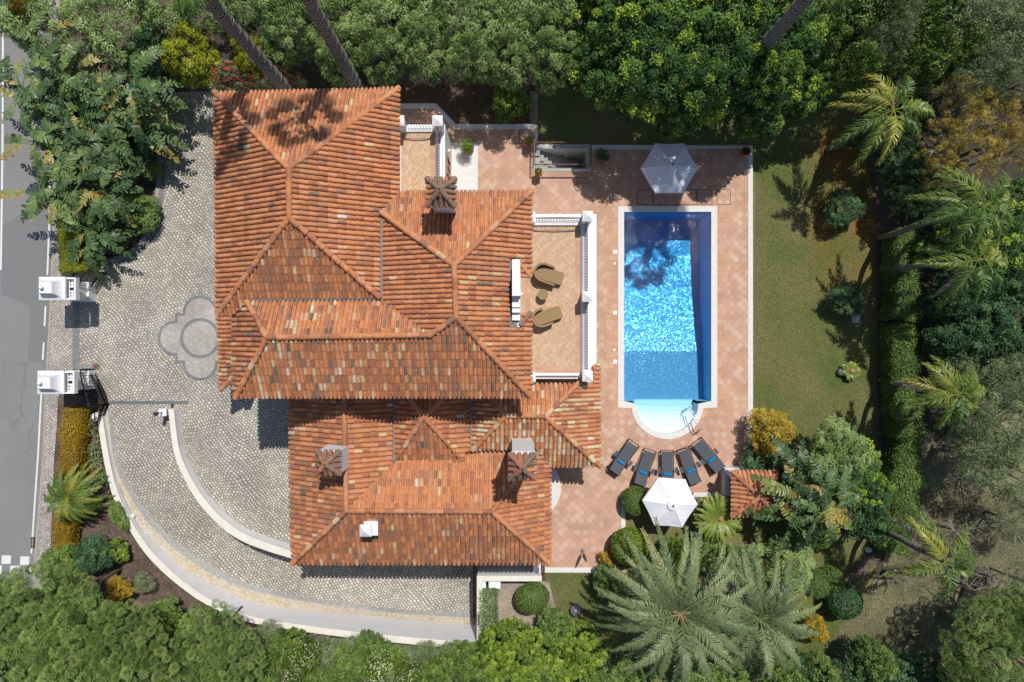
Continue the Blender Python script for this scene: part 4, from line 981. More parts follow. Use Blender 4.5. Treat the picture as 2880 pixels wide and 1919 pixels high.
proto('amber',M_ORA,2,'feathery_tree',rx=2.0,ry=2.0,rz=1.5,cz=4.0,nclump=52,per=80,cr=.36,ll=.2,lw=.03,tlo=.2,thi=.95,tr=.12,shell=.6)
proto('chart',M_CHA,2,'chartreuse_conifer',rx=1.2,ry=1.2,rz=1.1,cz=1.8,nclump=120,per=70,cr=.2,ll=.12,lw=.035,tlo=.15,thi=.95,droop=-.2)
proto('rust',M_GLD,2,'rusty_shrub',rx=.9,ry=.9,rz=.6,cz=.8,nclump=60,per=70,cr=.22,ll=.08,lw=.05,tlo=.2,thi=.95)
proto('red',M_OLI,1,'bottlebrush_bush',rx=1.3,ry=1.3,rz=.9,cz=1.6,nclump=70,per=80,cr=.28,ll=.16,lw=.03,flowers=(M_RED,340,.11),tlo=.3,thi=.9)
proto('cream',M_LIM,2,'cream_flowering_shrub',rx=1.1,ry=1.1,rz=.8,cz=1.2,nclump=60,per=80,cr=.25,ll=.12,lw=.05,flowers=(M_WFL,420,.08),tlo=.0,thi=.6)
def pine(kind,R_,rz,cz,ncl,seed):
    root=empty('pine_tree'); g=np.random.default_rng(seed); C=[]
    for _ in range(12000):
        d=g.normal(size=3); d/=np.linalg.norm(d)
        if d[2]<-.05: continue
        p=d*(.55+.45*g.random()**.4)*np.array([R_,R_,rz]); p[2]+=cz
        if all((p[0]-q[0])**2+(p[1]-q[1])**2+(p[2]-q[2])**2>.60**2 for q in C): C.append(p)
        if len(C)>=ncl: break
    C=np.array(C); k=len(C); ct=np.clip(.5+.17*g.normal(size=k),0,1); per=420; idx=np.repeat(np.arange(k),per); n=len(idx)
    dd=g.normal(size=(n,3)); dd[:,2]=np.abs(dd[:,2])*.9-.05; dd=unit(dd); rr=(.22+.14*g.random(n))*(.8+.45*g.random(k))[idx]
    Pc=C[idx]+dd*rr[:,None]; Nn=unit(np.cross(dd,g.normal(size=(n,3)))+np.array([0,0,.5]))
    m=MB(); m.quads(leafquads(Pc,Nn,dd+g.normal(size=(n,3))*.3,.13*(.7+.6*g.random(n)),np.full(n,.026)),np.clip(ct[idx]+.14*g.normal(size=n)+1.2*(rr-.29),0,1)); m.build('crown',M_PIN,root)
    trunk_mb(C,cz*.9,.25,seed,n=40).build('trunk',BARK,root)
    PROT.setdefault(kind,[]).append((root,dict(rx=R_,cz=cz)))
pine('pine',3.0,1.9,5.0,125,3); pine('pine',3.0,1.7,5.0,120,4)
# clipped topiary
def topiary(px,py,rpx,h,label,sq=1.0,rot=0,mat=None,name='clipped_bush',lf=.07,rzf=1.0):
    r=rpx*(H-h)/F; c=W(px,py,h); root=empty(name,(c.x,c.y,0),rot,label,'bush'); g=np.random.default_rng(int(px))
    n=int(min(16000,5200*r*r/.5)); d=unit(g.normal(size=(n,3))); d=d[d[:,2]>-.55]; n=len(d)
    Pc=d*np.array([r,r*sq,h*.98*rzf])*(.94+.08*g.random((n,1))); Pc[:,2]+=h*rzf
    m=MB(); m.quads(leafquads(Pc,unit(d+g.normal(size=(n,3))*.55),g.normal(size=(n,3)),lf*(.7+.7*g.random(n)),lf*.55*np.ones(n)),np.clip(.5+.25*g.normal(size=n),0,1))
    prof=[(r*.9*math.cos(a),h*rzf+h*rzf*.9*math.sin(a)) for a in [R(-80+16*i) for i in range(11)]]
    m2=MB(); 
    vs=[];fs=[]
    seg=20
    for rr,z in prof:
        for k in range(seg): a=6.2832*k/seg; vs.append((rr*math.cos(a),rr*sq*math.sin(a),z))
    for i in range(len(prof)-1):
        for k in range(seg): fs.append((i*seg+k,i*seg+(k+1)%seg,(i+1)*seg+(k+1)%seg,(i+1)*seg+k))
    m.add(vs,fs,.1); ob=m.build('foliage',mat or M_HDG,root,origin=(0,0,0)); ob.location=(0,0,0)
    return root
topiary(1785,1409,37,.75,'round clipped bush at the terrace corner beside the southern umbrella',sq=1.1)
topiary(1496,1683,50,.6,'large egg-shaped clipped bush beside the white cabinets',sq=.86,rot=.35)
topiary(2290,1640,42,.8,'left of three clipped bushes east of the date palms')
topiary(2338,1628,34,.75,'rear clipped bush of the trio east of the date palms')
topiary(2372,1690,50,.9,'darkest clipped bush of the trio nearest the meadow',mat=M_DRK,lf=.09)
topiary(1770,1538,52,1.0,'dense clipped bush behind the small round cactus pot',lf=.09,mat=M_LIM)
# hedges along polylines
def hedge(px_line,wpx,h,label,mat,name='hedge',lf=.09,dens=900,jag=.12,cat='hedge'):
    pts=[W(a,b,h) for a,b in px_line]; wd=wpx*(H-h)/F/2; c0=pts[0]; root=empty(name,(c0.x,c0.y,0),0,label,cat); g=np.random.default_rng(int(px_line[0][0]+px_line[0][1]))
    segs=[]; tot=0; L_=[];Nn=[]; T=[]
    mb=MB()
    for a,b in zip(pts,pts[1:]):
        d=(b-a); d.z=0; D=d.length; d.normalize(); s=np.array([-d.y,d.x,0]); dn=np.array(d); n=int(dens*D*(2*wd+2*h*.8))
        u=g.random(n)*D; side=g.random(n); per=2*wd+2*h*.8; q=side*per; X=np.zeros(n); Z=np.zeros(n); nor=np.zeros((n,3))
        top=q<2*wd; X[top]=q[top]-wd; Z[top]=h; nor[top]=(0,0,1)
        l=(~top)&(q<2*wd+h*.8); X[l]=-wd; Z[l]=h-(q[l]-2*wd); nor[l]=-s
        r=(~top)&(~l); X[r]=wd; Z[r]=h-(q[r]-2*wd-h*.8); nor[r]=s
        base=np.array([a.x,a.y,0]); P0=base+dn*u[:,None]
        bumpf=jag*(np.sin(P0[:,0]*3.1+P0[:,1]*2.3)+np.sin(P0[:,1]*5.3+1))*.6
        X=X*(1+bumpf*.9); Z=Z*(1+bumpf*.5)
        edge=np.abs(X)/wd; Z=np.where(top,Z-.12*h*np.clip(edge,0,1)**3,Z)
        Pc=P0+s*X[:,None]+np.array([0,0,1])*Z[:,None]+g.normal(size=(n,3))*.06
        L_.append(leafquads(Pc,unit(nor+g.normal(size=(n,3))*.6),g.normal(size=(n,3)),lf*(.6+.8*g.random(n)),lf*.55*np.ones(n)))
        T.append(np.clip(.48+.22*g.normal(size=n)+.12*np.sin(P0[:,1]*1.7+P0[:,0]),0,1))
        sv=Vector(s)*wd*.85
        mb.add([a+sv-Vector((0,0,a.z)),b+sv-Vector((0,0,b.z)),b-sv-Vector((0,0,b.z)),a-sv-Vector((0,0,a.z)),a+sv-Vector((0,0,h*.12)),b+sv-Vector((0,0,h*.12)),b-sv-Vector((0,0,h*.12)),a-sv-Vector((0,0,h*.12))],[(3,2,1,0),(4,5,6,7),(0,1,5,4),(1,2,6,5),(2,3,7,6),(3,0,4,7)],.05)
    mb.quads(np.concatenate(L_),np.concatenate(T)); mb.build('foliage',mat,root)
    return root
hedge([(2553,640),(2560,800),(2548,900)],62,1.7,'northern length of clipped green hedge along the dark path',M_HDG,jag=.14)
hedge([(2548,915),(2550,1060),(2560,1180)],64,1.7,'middle length of green hedge crossed by a leaning palm trunk',M_HDG,jag=.16)
hedge([(2562,1190),(2556,1330),(2548,1470),(2520,1560)],70,1.5,'southern ragged length of green hedge beside the dry meadow',M_HDG,jag=.22)
hedge([(200,1150),(190,1290),(182,1400)],48,1.1,'rusty golden hedge along the pavement, upper length below the gate',M_GLD,lf=.06,dens=1300)
hedge([(180,1410),(172,1500),(166,1590)],46,1.0,'rusty golden hedge along the pavement, lower length past the small palm',M_GLD,lf=.06,dens=1300)
hedge([(205,570),(196,640),(205,762)],72,1.3,'yellow-green hedge between pavement and the northern gate pillar',M_CHA,lf=.06,dens=1300)
hedge([(1372,1660),(1372,1730),(1366,1790)],44,1.0,'olive climbing hedge against the L-shaped white wall',M_OLI,lf=.09)
# ------------------------------------------------------------------ top belt
def row(kind,items,h,label,group,cat='shrub',**k):
    for i,(px,py,r,*hh) in enumerate(sorted(items)):
        hz=hh[0] if hh else h
        veg(kind,px,py,r,hz,label%(('leftmost' if i==0 else ORD[i]+' from the left') if i<len(ORD)-1 else 'rightmost'),cat,group,**k)
row('willow',[(690,0,110),(820,90,95),(930,30,110),(960,150,85),(1060,60,110),(1075,160,80),(1180,30,115),(1210,140,95),(1310,60,115),(1330,170,80),(1430,40,115),(1430,155,90),(1540,60,110),(1555,170,85),(850,-40,120),(1120,-60,120),(1400,-70,120),(770,20,90)],3.6,'tall pale oleander in the northern belt, %s of them','tall pale oleanders in the northern belt')
row('broad',[(1640,60,115,3.8),(1700,190,105,3.8),(1790,70,130),(1830,210,135),(1900,120,120),(1950,260,110),(2030,60,130),(2060,200,125),(2150,230,95),(2180,90,125),(1740,-40,120),(1960,-50,130),(1640,200,70,2.6),(1880,330,60,3.0),(2260,250,85,3.2),(2130,330,70,2.6)],5.2,'dark broadleaf tree in the northern belt, %s of them','dark broadleaf trees in the northern belt','tree')
row('green',[(2330,80,100),(2420,60,95),(2270,150,80),(2590,80,90),(2640,170,80),(2540,210,75),(2370,220,70),(2560,140,70)],3.4,'fresh green tree at the top right corner, %s of them','fresh green trees at the top right','tree')
row('olive',[(2700,60,115),(2790,130,110),(2860,60,105),(2500,40,80),(2740,220,90),(2860,240,90),(2480,130,70)],4.5,'grey-green olive tree at the top right, %s of them','grey-green olives at the top right','tree')
baretree_later=1
row('amber',[(2700,290,75),(2790,350,85),(2640,400,65),(2730,440,80),(2850,420,65),(2640,490,50)],4.2,'amber feathery tree right of the lawn, %s of them','amber feathery trees right of the lawn','tree')
row('dark',[(2500,400,60),(2540,470,70),(2540,560,50),(2640,580,70),(2420,380,50),(2560,330,60)],1.9,'deep green shrub behind the northern palm, %s of them','deep green shrubs behind the northern palm')
row('dark',[(2700,860,80),(2760,930,90),(2840,880,80),(2680,960,75),(2850,990,85),(2780,800,75),(2860,780,70),(2640,850,45),(2690,800,60)],2.2,'shaded evergreen shrub among the eastern palms, %s of them','shaded evergreens among the eastern palms')
row('broad',[(2800,680,95),(2700,640,70),(2850,590,90),(2630,700,55,2.2)],3.4,'glossy dark tree under the eastern palm crowns, %s of them','glossy dark trees under the eastern palms','tree')
row('olive',[(2820,1180,110),(2860,1320,110),(2760,1280,90),(2720,1180,60),(2680,1060,60,2.5),(2840,1080,90)],3.6,'grey-green olive tree at the right edge, %s of them','grey-green olives at the right edge','tree')
row('olive',[(2860,1470,70),(2875,1640,60)],2.2,'thin grey-green bush in the dry meadow, %s of them','thin grey-green bushes in the dry meadow','bush')
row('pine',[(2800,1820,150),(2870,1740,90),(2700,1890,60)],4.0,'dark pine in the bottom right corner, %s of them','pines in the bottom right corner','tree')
row('dark',[(2440,1870,75),(2520,1900,70),(2350,1915,60),(2250,1890,55),(2600,1890,60)],1.6,'evergreen bush right of the palms at the bottom edge, %s','evergreen bushes along the bottom right edge','bush')
row('green',[(2445,1850,60),(2300,1895,60),(2190,1900,60)],1.9,'light green bush right of the palms at the bottom edge, %s','light green bushes at the bottom right','bush')
# bottom strip
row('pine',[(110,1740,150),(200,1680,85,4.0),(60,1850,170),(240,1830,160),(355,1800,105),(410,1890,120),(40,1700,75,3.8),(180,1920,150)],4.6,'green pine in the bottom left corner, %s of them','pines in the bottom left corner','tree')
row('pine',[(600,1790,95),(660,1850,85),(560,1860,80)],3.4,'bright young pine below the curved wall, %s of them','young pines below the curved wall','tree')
row('green',[(740,1870,55),(830,1890,50),(900,1905,50),(980,1870,60),(1040,1815,42),(1090,1850,50),(1220,1890,50),(1290,1850,52),(1340,1900,50),(660,1900,55),(790,1820,45)],1.5,'mid green scrub below the curved wall, %s of them','green scrub below the curved wall','bush')
row('olive',[(760,1800,55),(800,1860,50),(905,1840,60),(1000,1850,62),(1120,1880,62),(1190,1850,50),(1080,1900,55),(960,1905,50),(1260,1850,45),(1310,1890,45),(760,1900,45)],1.3,'olive green scrub below the curved wall, %s of them','olive scrub below the curved wall','bush')
row('cream',[(860,1835,46),(1070,1868,50),(1150,1890,40),(830,1880,34)],2.2,'cream flowering shrub below the curved wall, %s of them','cream flowering shrubs below the curved wall')
row('lime',[(830,1795,30),(870,1905,42),(1180,1900,45),(1250,1860,42),(1325,1850,45),(1400,1800,52),(1450,1860,58),(1390,1880,50),(1520,1820,62),(1580,1880,60),(1490,1900,55),(1620,1800,60),(1650,1860,60),(1450,1780,45)],1.1,'lime green bush along the bottom edge, %s of them','lime green bushes along the bottom edge','bush')
row('green',[(1350,1900,45),(1560,1760,55),(1690,1900,70),(1780,1900,60),(1520,1900,50),(1960,1920,70),(2050,1900,60)],1.1,'mid green bush among the bottom lime bushes, %s','mid green bushes along the bottom edge','bush')
row('rust',[(2180,1640,45),(2290,1770,38),(2230,1690,36)],.9,'golden shrub showing between the date palm fronds, %s of them','golden shrubs between the palm fronds')
# individual plants
veg('lime',1433,288,55,.9,'bright lime bush on the bare bed by the northern terrace edge','bush')
veg('lime',1440,1,1,.9,'x') if False else None
veg('yellow',2163,1212,68,1.35,'golden yellow shrub at the lawn corner of the terrace','shrub')
veg('chart',548,168,78,2.8,'large chartreuse conifer at the head of the driveway','shrub',sq=1.15,rot=.4)
veg('chart',715,165,55,2.8,'smaller chartreuse conifer behind the red flowering bush','shrub')
veg('red',665,228,82,2.4,'red bottlebrush bush against the northern eave, larger left one','bush',sq=.62,rot=0)
veg('red',795,228,62,2.2,'red bottlebrush bush against the northern eave, right one between trunks','bush',sq=.55,rot=0)
veg('dark',2370,588,54,.95,'round dark shrub on the rusty lawn under the palm shadow','shrub')
veg('dark',2382,842,50,.85,'round blue-green shrub on the lawn beside the small grey slab','shrub')
veg('dark',2160,1290,75,1.0,'dark shrub just behind the tiled garden shelter','shrub')
veg('broad',2375,1310,100,2.6,'dense dark tree right of the garden shelter','tree')
veg('dark',2410,1440,80,2.6,'evergreen shrub between garden shelter and hedge, lower one','shrub')
veg('willow',2350,1270,90,2.6,'pale leafy shrub at the southern end of the lawn','shrub')
veg('broad',2440,1400,70,3.0,'dense dark tree nearest the path south of the lawn','tree')
veg('broad',2290,1480,60,2.2,'low dark tree in the shade south of the shelter','tree')
veg('willow',2190,1600,100,1.8,'round narrow-leaved shrub above the smaller date palm','shrub')
veg('green',2000,1560,58,1.0,'rose bush right of the larger date palm top','bush')
veg('lime',1900,1545,40,1.0,'lime bush directly under the southern umbrella','bush')
veg('green',1880,1590,55,.9,'green bush hidden among the date palm fronds','bush')
veg('green',2060,1580,45,.8,'low green bush left of the narrow-leaved shrub','bush')
veg('green',1705,1625,42,.8,'dark leafy bush at the end of the southern white edging','bush')
veg('rust',1708,1572,26,.4,'small rusty flowering plant on the terrace near the cactus pot','plant')
veg('lime',330,1548,36,.6,'bright lime bush on the bare soil by the curved wall','bush')
veg('dark',270,1560,55,1.0,'blue-green shrub left of the bright lime bush','shrub')
veg('green',180,1585,60,.9,'low green shrub at the end of the golden hedge','shrub')
veg('rust',335,1660,38,.9,'rusty autumnal bush on the soil above the pines','bush')
veg('olive',405,1640,32,.7,'sparse grey bush on the soil by the curved wall','bush')
veg('green',460,1730,50,1.1,'green bush between the big pines and the curved wall','bush')
veg('lime',500,1760,42,.9,'lime bush between the big pines and the young pines','bush')
veg('willow',120,60,110,2.6,'pale shrub beside the road at the top left corner','shrub')
veg('willow',340,60,120,3.2,'pale tall shrub left of the chartreuse conifer','shrub')
veg('willow',470,20,100,3.2,'pale tall shrub above the chartreuse conifer','shrub')
veg('willow',590,30,85,3.2,'pale tall shrub crossed by the first palm trunk','shrub')
veg('dark',440,170,75,2.4,'dark shrub between bare branches and chartreuse conifer','shrub')
veg('rust',110,50,38,2.6,'rusty shrub top by the road at the top left corner','shrub')
veg('green',400,600,55,.7,'low green shrub in the shade by the driveway kerb','shrub')
veg('dark',300,660,60,.9,'dark shrub in the bed beside the curved driveway kerb','shrub')
veg('green',425,480,30,.6,'small green tuft by the driveway kerb','shrub')
veg('dark',360,430,80,.9,'dark undergrowth shrub below the paddle-leaved plants','shrub')
veg('dark',250,300,90,1.6,'dark undergrowth shrub in the middle of the roadside thicket','shrub')
veg('dark',200,450,70,1.2,'dark undergrowth shrub beside the road','shrub')
veg('olive',190,180,90,2.6,'grey-green tree above the roadside thicket','tree')
veg('lime',345,1290,1,.5,'x') if False else None
# young bare-ish plants on the soil beside the curved wall
veg('green',335,1450,22,.35,'low creeping green plant hugging the curved wall','plant',sq=2.2,rot=.5)
for o in [r for l in PROT.values() for r,_ in l if id(r) not in used]:
    for c in list(o.children): bpy.data.objects.remove(c)
    bpy.data.objects.remove(o)
# ------------------------------------------------------------------ bare branching trees
def baretree(px,py,rpx,h,label,seed,n=26,mat=None):
    g=random.Random(seed); c=W(px,py,h*.7); root=empty('bare_tree',(c.x,c.y,0),0,label,'tree'); m=MB(); r=rpx*(H-h)/F
    m.tube([(c.x,c.y,0),(c.x+g.uniform(-.2,.2),c.y+g.uniform(-.2,.2),h*.6)],[.12,.09],6); m.build('trunk',mat or M_TWG,root)
    m=MB()
    def br(p,d,L,rad,dep):
        q=p; pts=[p]
        for i in range(4):
            d=(d+Vector((g.uniform(-.35,.35),g.uniform(-.35,.35),g.uniform(-.15,.2)))).normalized(); q=q+d*L/4; pts.append(q)
        m.tube(pts,[rad*(1-.17*i) for i in range(5)],4,cap=False)
        if dep>0:
            for _ in range(3): br(pts[g.randint(1,4)],(d+Vector((g.uniform(-1,1),g.uniform(-1,1),g.uniform(-.2,.4)))).normalized(),L*.62,rad*.5,dep-1)
    for i in range(n//3):
        a=6.283*i/(n//3)+g.uniform(-.3,.3); br(Vector((c.x,c.y,h*.5+g.uniform(0,.3*h))),Vector((math.cos(a),math.sin(a),g.uniform(.15,.6))).normalized(),r*.6,.045,3)
    m.build('branches',mat or M_TWG,root); return root
baretree(2690,1500,90,2.4,'low bare tree just above the last palm crown',17,n=18)
baretree(2740,1290,150,4.2,'bare pale branching tree at the right edge above the dry meadow',1)
baretree(2800,1640,120,3.2,'bare straggly tree in the dry meadow behind the last palm',2)
baretree(300,130,140,4.0,'bare twiggy tree at the top left between thicket and oleanders',3)
baretree(220,210,90,3.2,'smaller bare twiggy tree close to the road at the top left',6)
baretree(2790,400,110,5.0,'bare grey branching tree among the amber feathery trees',4)
baretree(2650,420,90,5.6,'pale bare branches among the amber trees, nearest the palm',14,n=18)
baretree(2860,330,100,5.6,'pale bare branches at the right edge above the amber trees',15,n=18)
baretree(2830,1480,100,3.4,'thin bare tree at the right edge over the dry meadow',16,n=20)
baretree(600,1870,70,4.2,'dead grey branches poking out of the young pines',5,n=12)
baretree(2530,1620,60,1.6,'low bare shrub at the southern end of the path',8,n=15)
# ------------------------------------------------------------------ palms
def frond(m,base,az,L,rise,drop,nl,ll,lw,t,g,vee=.5,plume=0.0,droopl=.25,tip=1.0):
    """leaflet-bearing frond added as quads; az direction, rise initial slope, drop curvature"""
    n=14; d=np.array([math.cos(az),math.sin(az)]); s=np.linspace(0,1,n+1)
    hor=L*(s*.96); zz=rise*L*s-drop*L*s**2.2
    bend=g.normal()*.12; px=base[0]+d[0]*hor-d[1]*bend*L*s**2; py=base[1]+d[1]*hor+d[0]*bend*L*s**2; pz=base[2]+zz
    rach=np.stack([px,py,pz],1)
    mb_pts=[tuple(p) for p in rach[::2]]
    m.tube(mb_pts,[.03*(1-.11*i) for i in range(len(mb_pts))],4,tint=min(1,t+.12),cap=False)
    k=nl; u=np.linspace(.14,1,k); u=np.repeat(u,2); sgn=np.tile([1,-1],k); u=np.clip(u+g.normal(size=2*k)*.006,0,1)
    i0=np.minimum((u*n).astype(int),n-1); fr_=(u*n-i0)[:,None]; P0=rach[i0]*(1-fr_)+rach[i0+1]*fr_
    tan=unit(rach[i0+1]-rach[i0]); side=unit(np.cross(tan,np.array([0,0,1.]))); up=np.cross(side,tan)
    ang=R(35)+R(25)*(1-u)+g.normal(size=2*k)*.10
    pl=g.normal(size=2*k)*plume
    dirv=tan*np.cos(ang)[:,None]+side*(sgn*np.sin(ang))[:,None]+up*(vee+pl)[:,None] if plume else tan*np.cos(ang)[:,None]+side*(sgn*np.sin(ang))[:,None]+up*vee*np.sin(ang)[:,None]
    dirv=unit(dirv); prof=np.sin(np.clip(u*1.0+.12,0,1)**.8*math.pi*.93)**.55*(1-.35*u)
    l=(ll*prof*(.85+.3*g.random(2*k)))[:,None]+.05; wv=unit(np.cross(dirv,up+.3*side*sgn[:,None]))*lw*.5
    A=P0; B=P0+dirv*l*.55; C=P0+dirv*l-np.array([0,0,1])*l*droopl
    q1=np.stack([A-wv*.6,A+wv*.6,B+wv,B-wv],1); q2=np.stack([B-wv,B+wv,C+wv*.25,C-wv*.25],1)
    tt=np.clip(t+.1*g.normal(size=2*k),0,1); m.quads(q1,tt); m.quads(q2,np.clip(tt+.05,0,1))
def palm(name,base,top,L,nf,mat,label,seed,nl=60,ll=.38,lw=.035,trad=.2,rr=(-.2,.9),plume=0,dead=0,vee=.5,tb=(.3,.7),droopl=.25,petiole=0,hi_drop=.55,azs=None):
    g=np.random.default_rng(seed); b=Vector(base); t=Vector(top); root=empty(name,b,0,label,'palm tree')
    m=MB(); n=10; m.tube([b.lerp(t,i/n)+Vector((.04*math.sin(i),.04*math.cos(i*1.3),0)) for i in range(n+1)],[trad*(1.25-.35*i/n) for i in range(n+1)],12); m.build('trunk',PBARK,root,smooth=True)
    m=MB(); 
    for i in range(nf):
        q=i/nf; az=i*2.39996+g.normal()*.1 if azs is None else azs[i%len(azs)]+g.normal()*.08; rise=rr[1]+(rr[0]-rr[1])*q+g.normal()*.06; lk=L*(.72+.28*math.sin(min(1,q*1.6+.25)*math.pi/2))*(.93+.14*g.random())
        frond(m,(t.x,t.y,t.z+.1),az,lk,rise,hi_drop+.15*g.random()+.25*(1-q),nl,ll,lw,float(np.clip(tb[0]+(tb[1]-tb[0])*g.random(),0,1)),g,vee=vee,plume=plume,droopl=droopl)
    m.build('crown',mat,root)
    if dead:
        m=MB()
        for i in range(dead): frond(m,(t.x,t.y,t.z-.05),i*6.283/dead+g.random()*1.2,L*.95,-.05,.6+.2*g.random(),nl,ll*.6,lw,.6,g,vee=-.3,plume=.1)
        m.build('dead_fronds',M_DED,root)
    return root
c=W(1909,1721,4.8); palm('date_palm',(c.x,c.y,0),c,3.7,52,M_PLM,'largest palm, grey-green date palm south of the terrace',11,nl=58,ll=.42,lw=.045,trad=.28,rr=(-.15,1.1),vee=.18,tb=(.35,.85),hi_drop=.5)
c=W(2134,1738,4.2); palm('date_palm',(c.x,c.y,0),c,3.1,36,M_PLM,'second date palm, smaller and half behind the largest one',12,nl=48,ll=.36,lw=.042,trad=.22,rr=(-.12,1.1),vee=.18,tb=(.25,.8),dead=5)
def qp(bx,by,cx,cy,z,L,label,seed,nf=10,dead=2,**k):
    b=W(bx,by,0); t=W(cx,cy,z); palm('queen_palm',b,t,L,nf,M_QPL,label,seed,nl=54,ll=.50,lw=.045,trad=.13,rr=(.0,.75),plume=.38,dead=dead,vee=.1,tb=(.3,.85),droopl=.5,hi_drop=.75,**k)
qp(2327,425,2510,312,6.0,2.35,'tall palm leaning over the rusty lawn, shadow beside the round shrub',21,dead=1)
qp(2466,672,2760,580,7.8,2.25,'palm with two trunks visible above the hedge, upper trunk',22,dead=1)
qp(2477,760,2745,733,7.0,1.9,'palm with trunk crossing the hedge just below the upper one',23)
qp(2475,1070,2690,1108,6.3,1.75,'mid height palm beside the hedge with grey dead fronds',24,dead=3,nf=10)
qp(2440,1470,2655,1580,6.4,2.1,'sparse palm leaning over the dry meadow',25,nf=7,dead=4)
def stalks(px,py,z,n,seed,label):
    g=np.random.default_rng(seed); t=W(px,py,z); root=[o for o in bpy.data.objects if o.get('label')==label][0]
    for i in range(n):
        a=g.random()*6.28; l=.35+.3*g.random(); m=MB(); m.tube([tuple(t+Vector((0,0,.25))),tuple(t+Vector((math.cos(a)*l*.6,math.sin(a)*l*.6,.45))),tuple(t+Vector((math.cos(a)*l*1.3,math.sin(a)*l*1.3,.3)))],[.05,.035,.06],6); m.build('fruit_stalk',M_STK,root)
M_STK=plain('amber_stalk',(.25,.18,.08),.7)
stalks(1909,1721,4.8,7,5,'largest palm, grey-green date palm south of the terrace')
# tall fan palms whose crowns rise above the frame
def fanpalm(base,top,label,seed,rad=.29,nl=17,R_=1.95):
    g=np.random.default_rng(seed); b=Vector(base); t=Vector(top); root=empty('fan_palm',b,0,label,'palm tree')
    m=MB(); n=60
    pts=[b.lerp(t,i/n) for i in range(n+1)]; m.tube(pts,[rad*(1.1-.3*i/n)*(1+.10*((i*7)%3-1)) for i in range(n+1)],10); m.build('trunk',PBARK,root)
    m=MB()
    for i in range(nl):
        az=i*2.4+g.random()*.3; el=R(70-115*i/nl); d=Vector((math.cos(az)*math.cos(el),math.sin(az)*math.cos(el),math.sin(el))); c=t+d*R_*.62
        m.tube([t,c],[.03,.02],4,tint=.6,cap=False); sd=d.cross(Vector((0,0,1))).normalized(); up=sd.cross(d); q=[]
        for k in range(26):
            a=R(-135+270*k/25); dv=(d*math.cos(a)+sd*math.sin(a)).normalized(); L=R_*.33*(.75+.25*math.cos(a*.7)); w_=dv.cross(up)*.03; e=c+dv*L-Vector((0,0,.25*L)); mid=c+dv*L*.6
            q.append([c,mid-w_,e,mid+w_])
        m.quads(np.array([[tuple(x) for x in qq] for qq in q]),.3+.4*g.random(len(q)))
    m.build('crown',M_QPL,root); return root
fanpalm((-11.0,12.25,0),tuple(W(485,-116,14.2)),'tall fan palm with a ringed trunk, left one behind the house',31)
fanpalm((-7.5,12.2,0),tuple(W(786,-150,14.4)),'tall fan palm with a ringed trunk, right one behind the house',32)
fanpalm((10.6,12.5,0),tuple(W(2385,-138,14.2)),'tall fan palm rising through the dark trees north of the pool',33)
# strappy plants
def strappy(px,py,rpx,label,seed,mat,n=70):
    g=np.random.default_rng(seed); c=W(px,py,.3); root=empty('strappy_plant',(c.x,c.y,0),0,label,'plant'); r=rpx/54; m=MB(); q=[];t=[]
    for i in range(n):
        az=g.random()*6.283; el=R(15+65*g.random()); L=r*(.6+.5*g.random()); o=np.array([c.x+g.normal()*r*.25,c.y+g.normal()*r*.3,.05]); d=np.array([math.cos(az)*math.cos(el),math.sin(az)*math.cos(el),math.sin(el)]); s_=unit(np.cross(d,[0,0,1.]))*.028
        p0,p1,p2=o,o+d*L*.6,o+d*L*1.05-np.array([0,0,.3*L]); q+= [[p0-s_,p0+s_,p1+s_*.8,p1-s_*.8],[p1-s_*.8,p1+s_*.8,p2+s_*.1,p2-s_*.1]]; tt=g.random(); t+=[tt,tt]
    m.quads(np.array(q),np.array(t)); m.build('leaves',mat,root); m=MB(); m.lathe([(.05,-.05),(.06,.08),(.02,.12)],(c.x,c.y,0),8); m.build('stem',BARK,root)
for i,(a,b,r,lb) in enumerate([(246,1180,30,'uppermost, below the southern gate'),(262,1215,26,'second down, touching the curved wall'),(258,1262,24,'third down, mid soil bed'),(266,1298,22,'fourth down, by the curved wall'),(285,1340,24,'lowest, right of the dwarf palm'),(310,1420,20,'alone beside the lowest creeping green')]): strappy(a,b,r,'strappy grey-green plant on bare soil, %s'%lb,200+i,M_OLI)
# cycads
def cycad(px,py,rpx,h,label,seed,nf=64):
    g=np.random.default_rng(seed); c=W(px,py,h); root=empty('cycad',(c.x,c.y,0),0,label,'cycad'); L=rpx*(H-h)/F
    m=MB(); m.lathe([(.16,0),(.18,h*.5),(.15,h)],(c.x,c.y,0),12); m.build('trunk',PBARK,root)
    m=MB()
    for i in range(nf): frond(m,(c.x,c.y,h),i*2.39996,L*(.8+.25*(i/nf)),.42-.42*i/nf,.28,50,.17,.03,.4+.5*g.random(),g,vee=.12,droopl=.05)
    m.build('crown',M_CYC,root)
    m=MB(); m.lathe([(.14,0),(.15,.08),(.1,.16),(.02,.2)],(c.x,c.y,h),14); m.build('cone',plain('cycad_cone%d'%seed,(.34,.19,.10),.9,var=.4,scale=25,bmp=.8),root)
cycad(2026,1460,72,1.7,'sago cycad with a brown cone beside the garden shelter',41)
cycad(2140,1305,55,.7,'sago cycad behind the garden shelter, under the golden shrub',42,nf=32)
c=W(195,1398,1.6); palm('dwarf_palm',(c.x,c.y,0),c,1.55,54,M_QPL,'feathery yellow-green dwarf palm in the rusty hedge by the road',43,nl=46,ll=.26,lw=.024,trad=.1,rr=(-.1,1.0),plume=.12,vee=.1,tb=(.3,.85),hi_drop=.7)
cycad(2395,1045,26,.35,'tiny yellow-green cycad on the lawn beside the dark stone',44,nf=16)
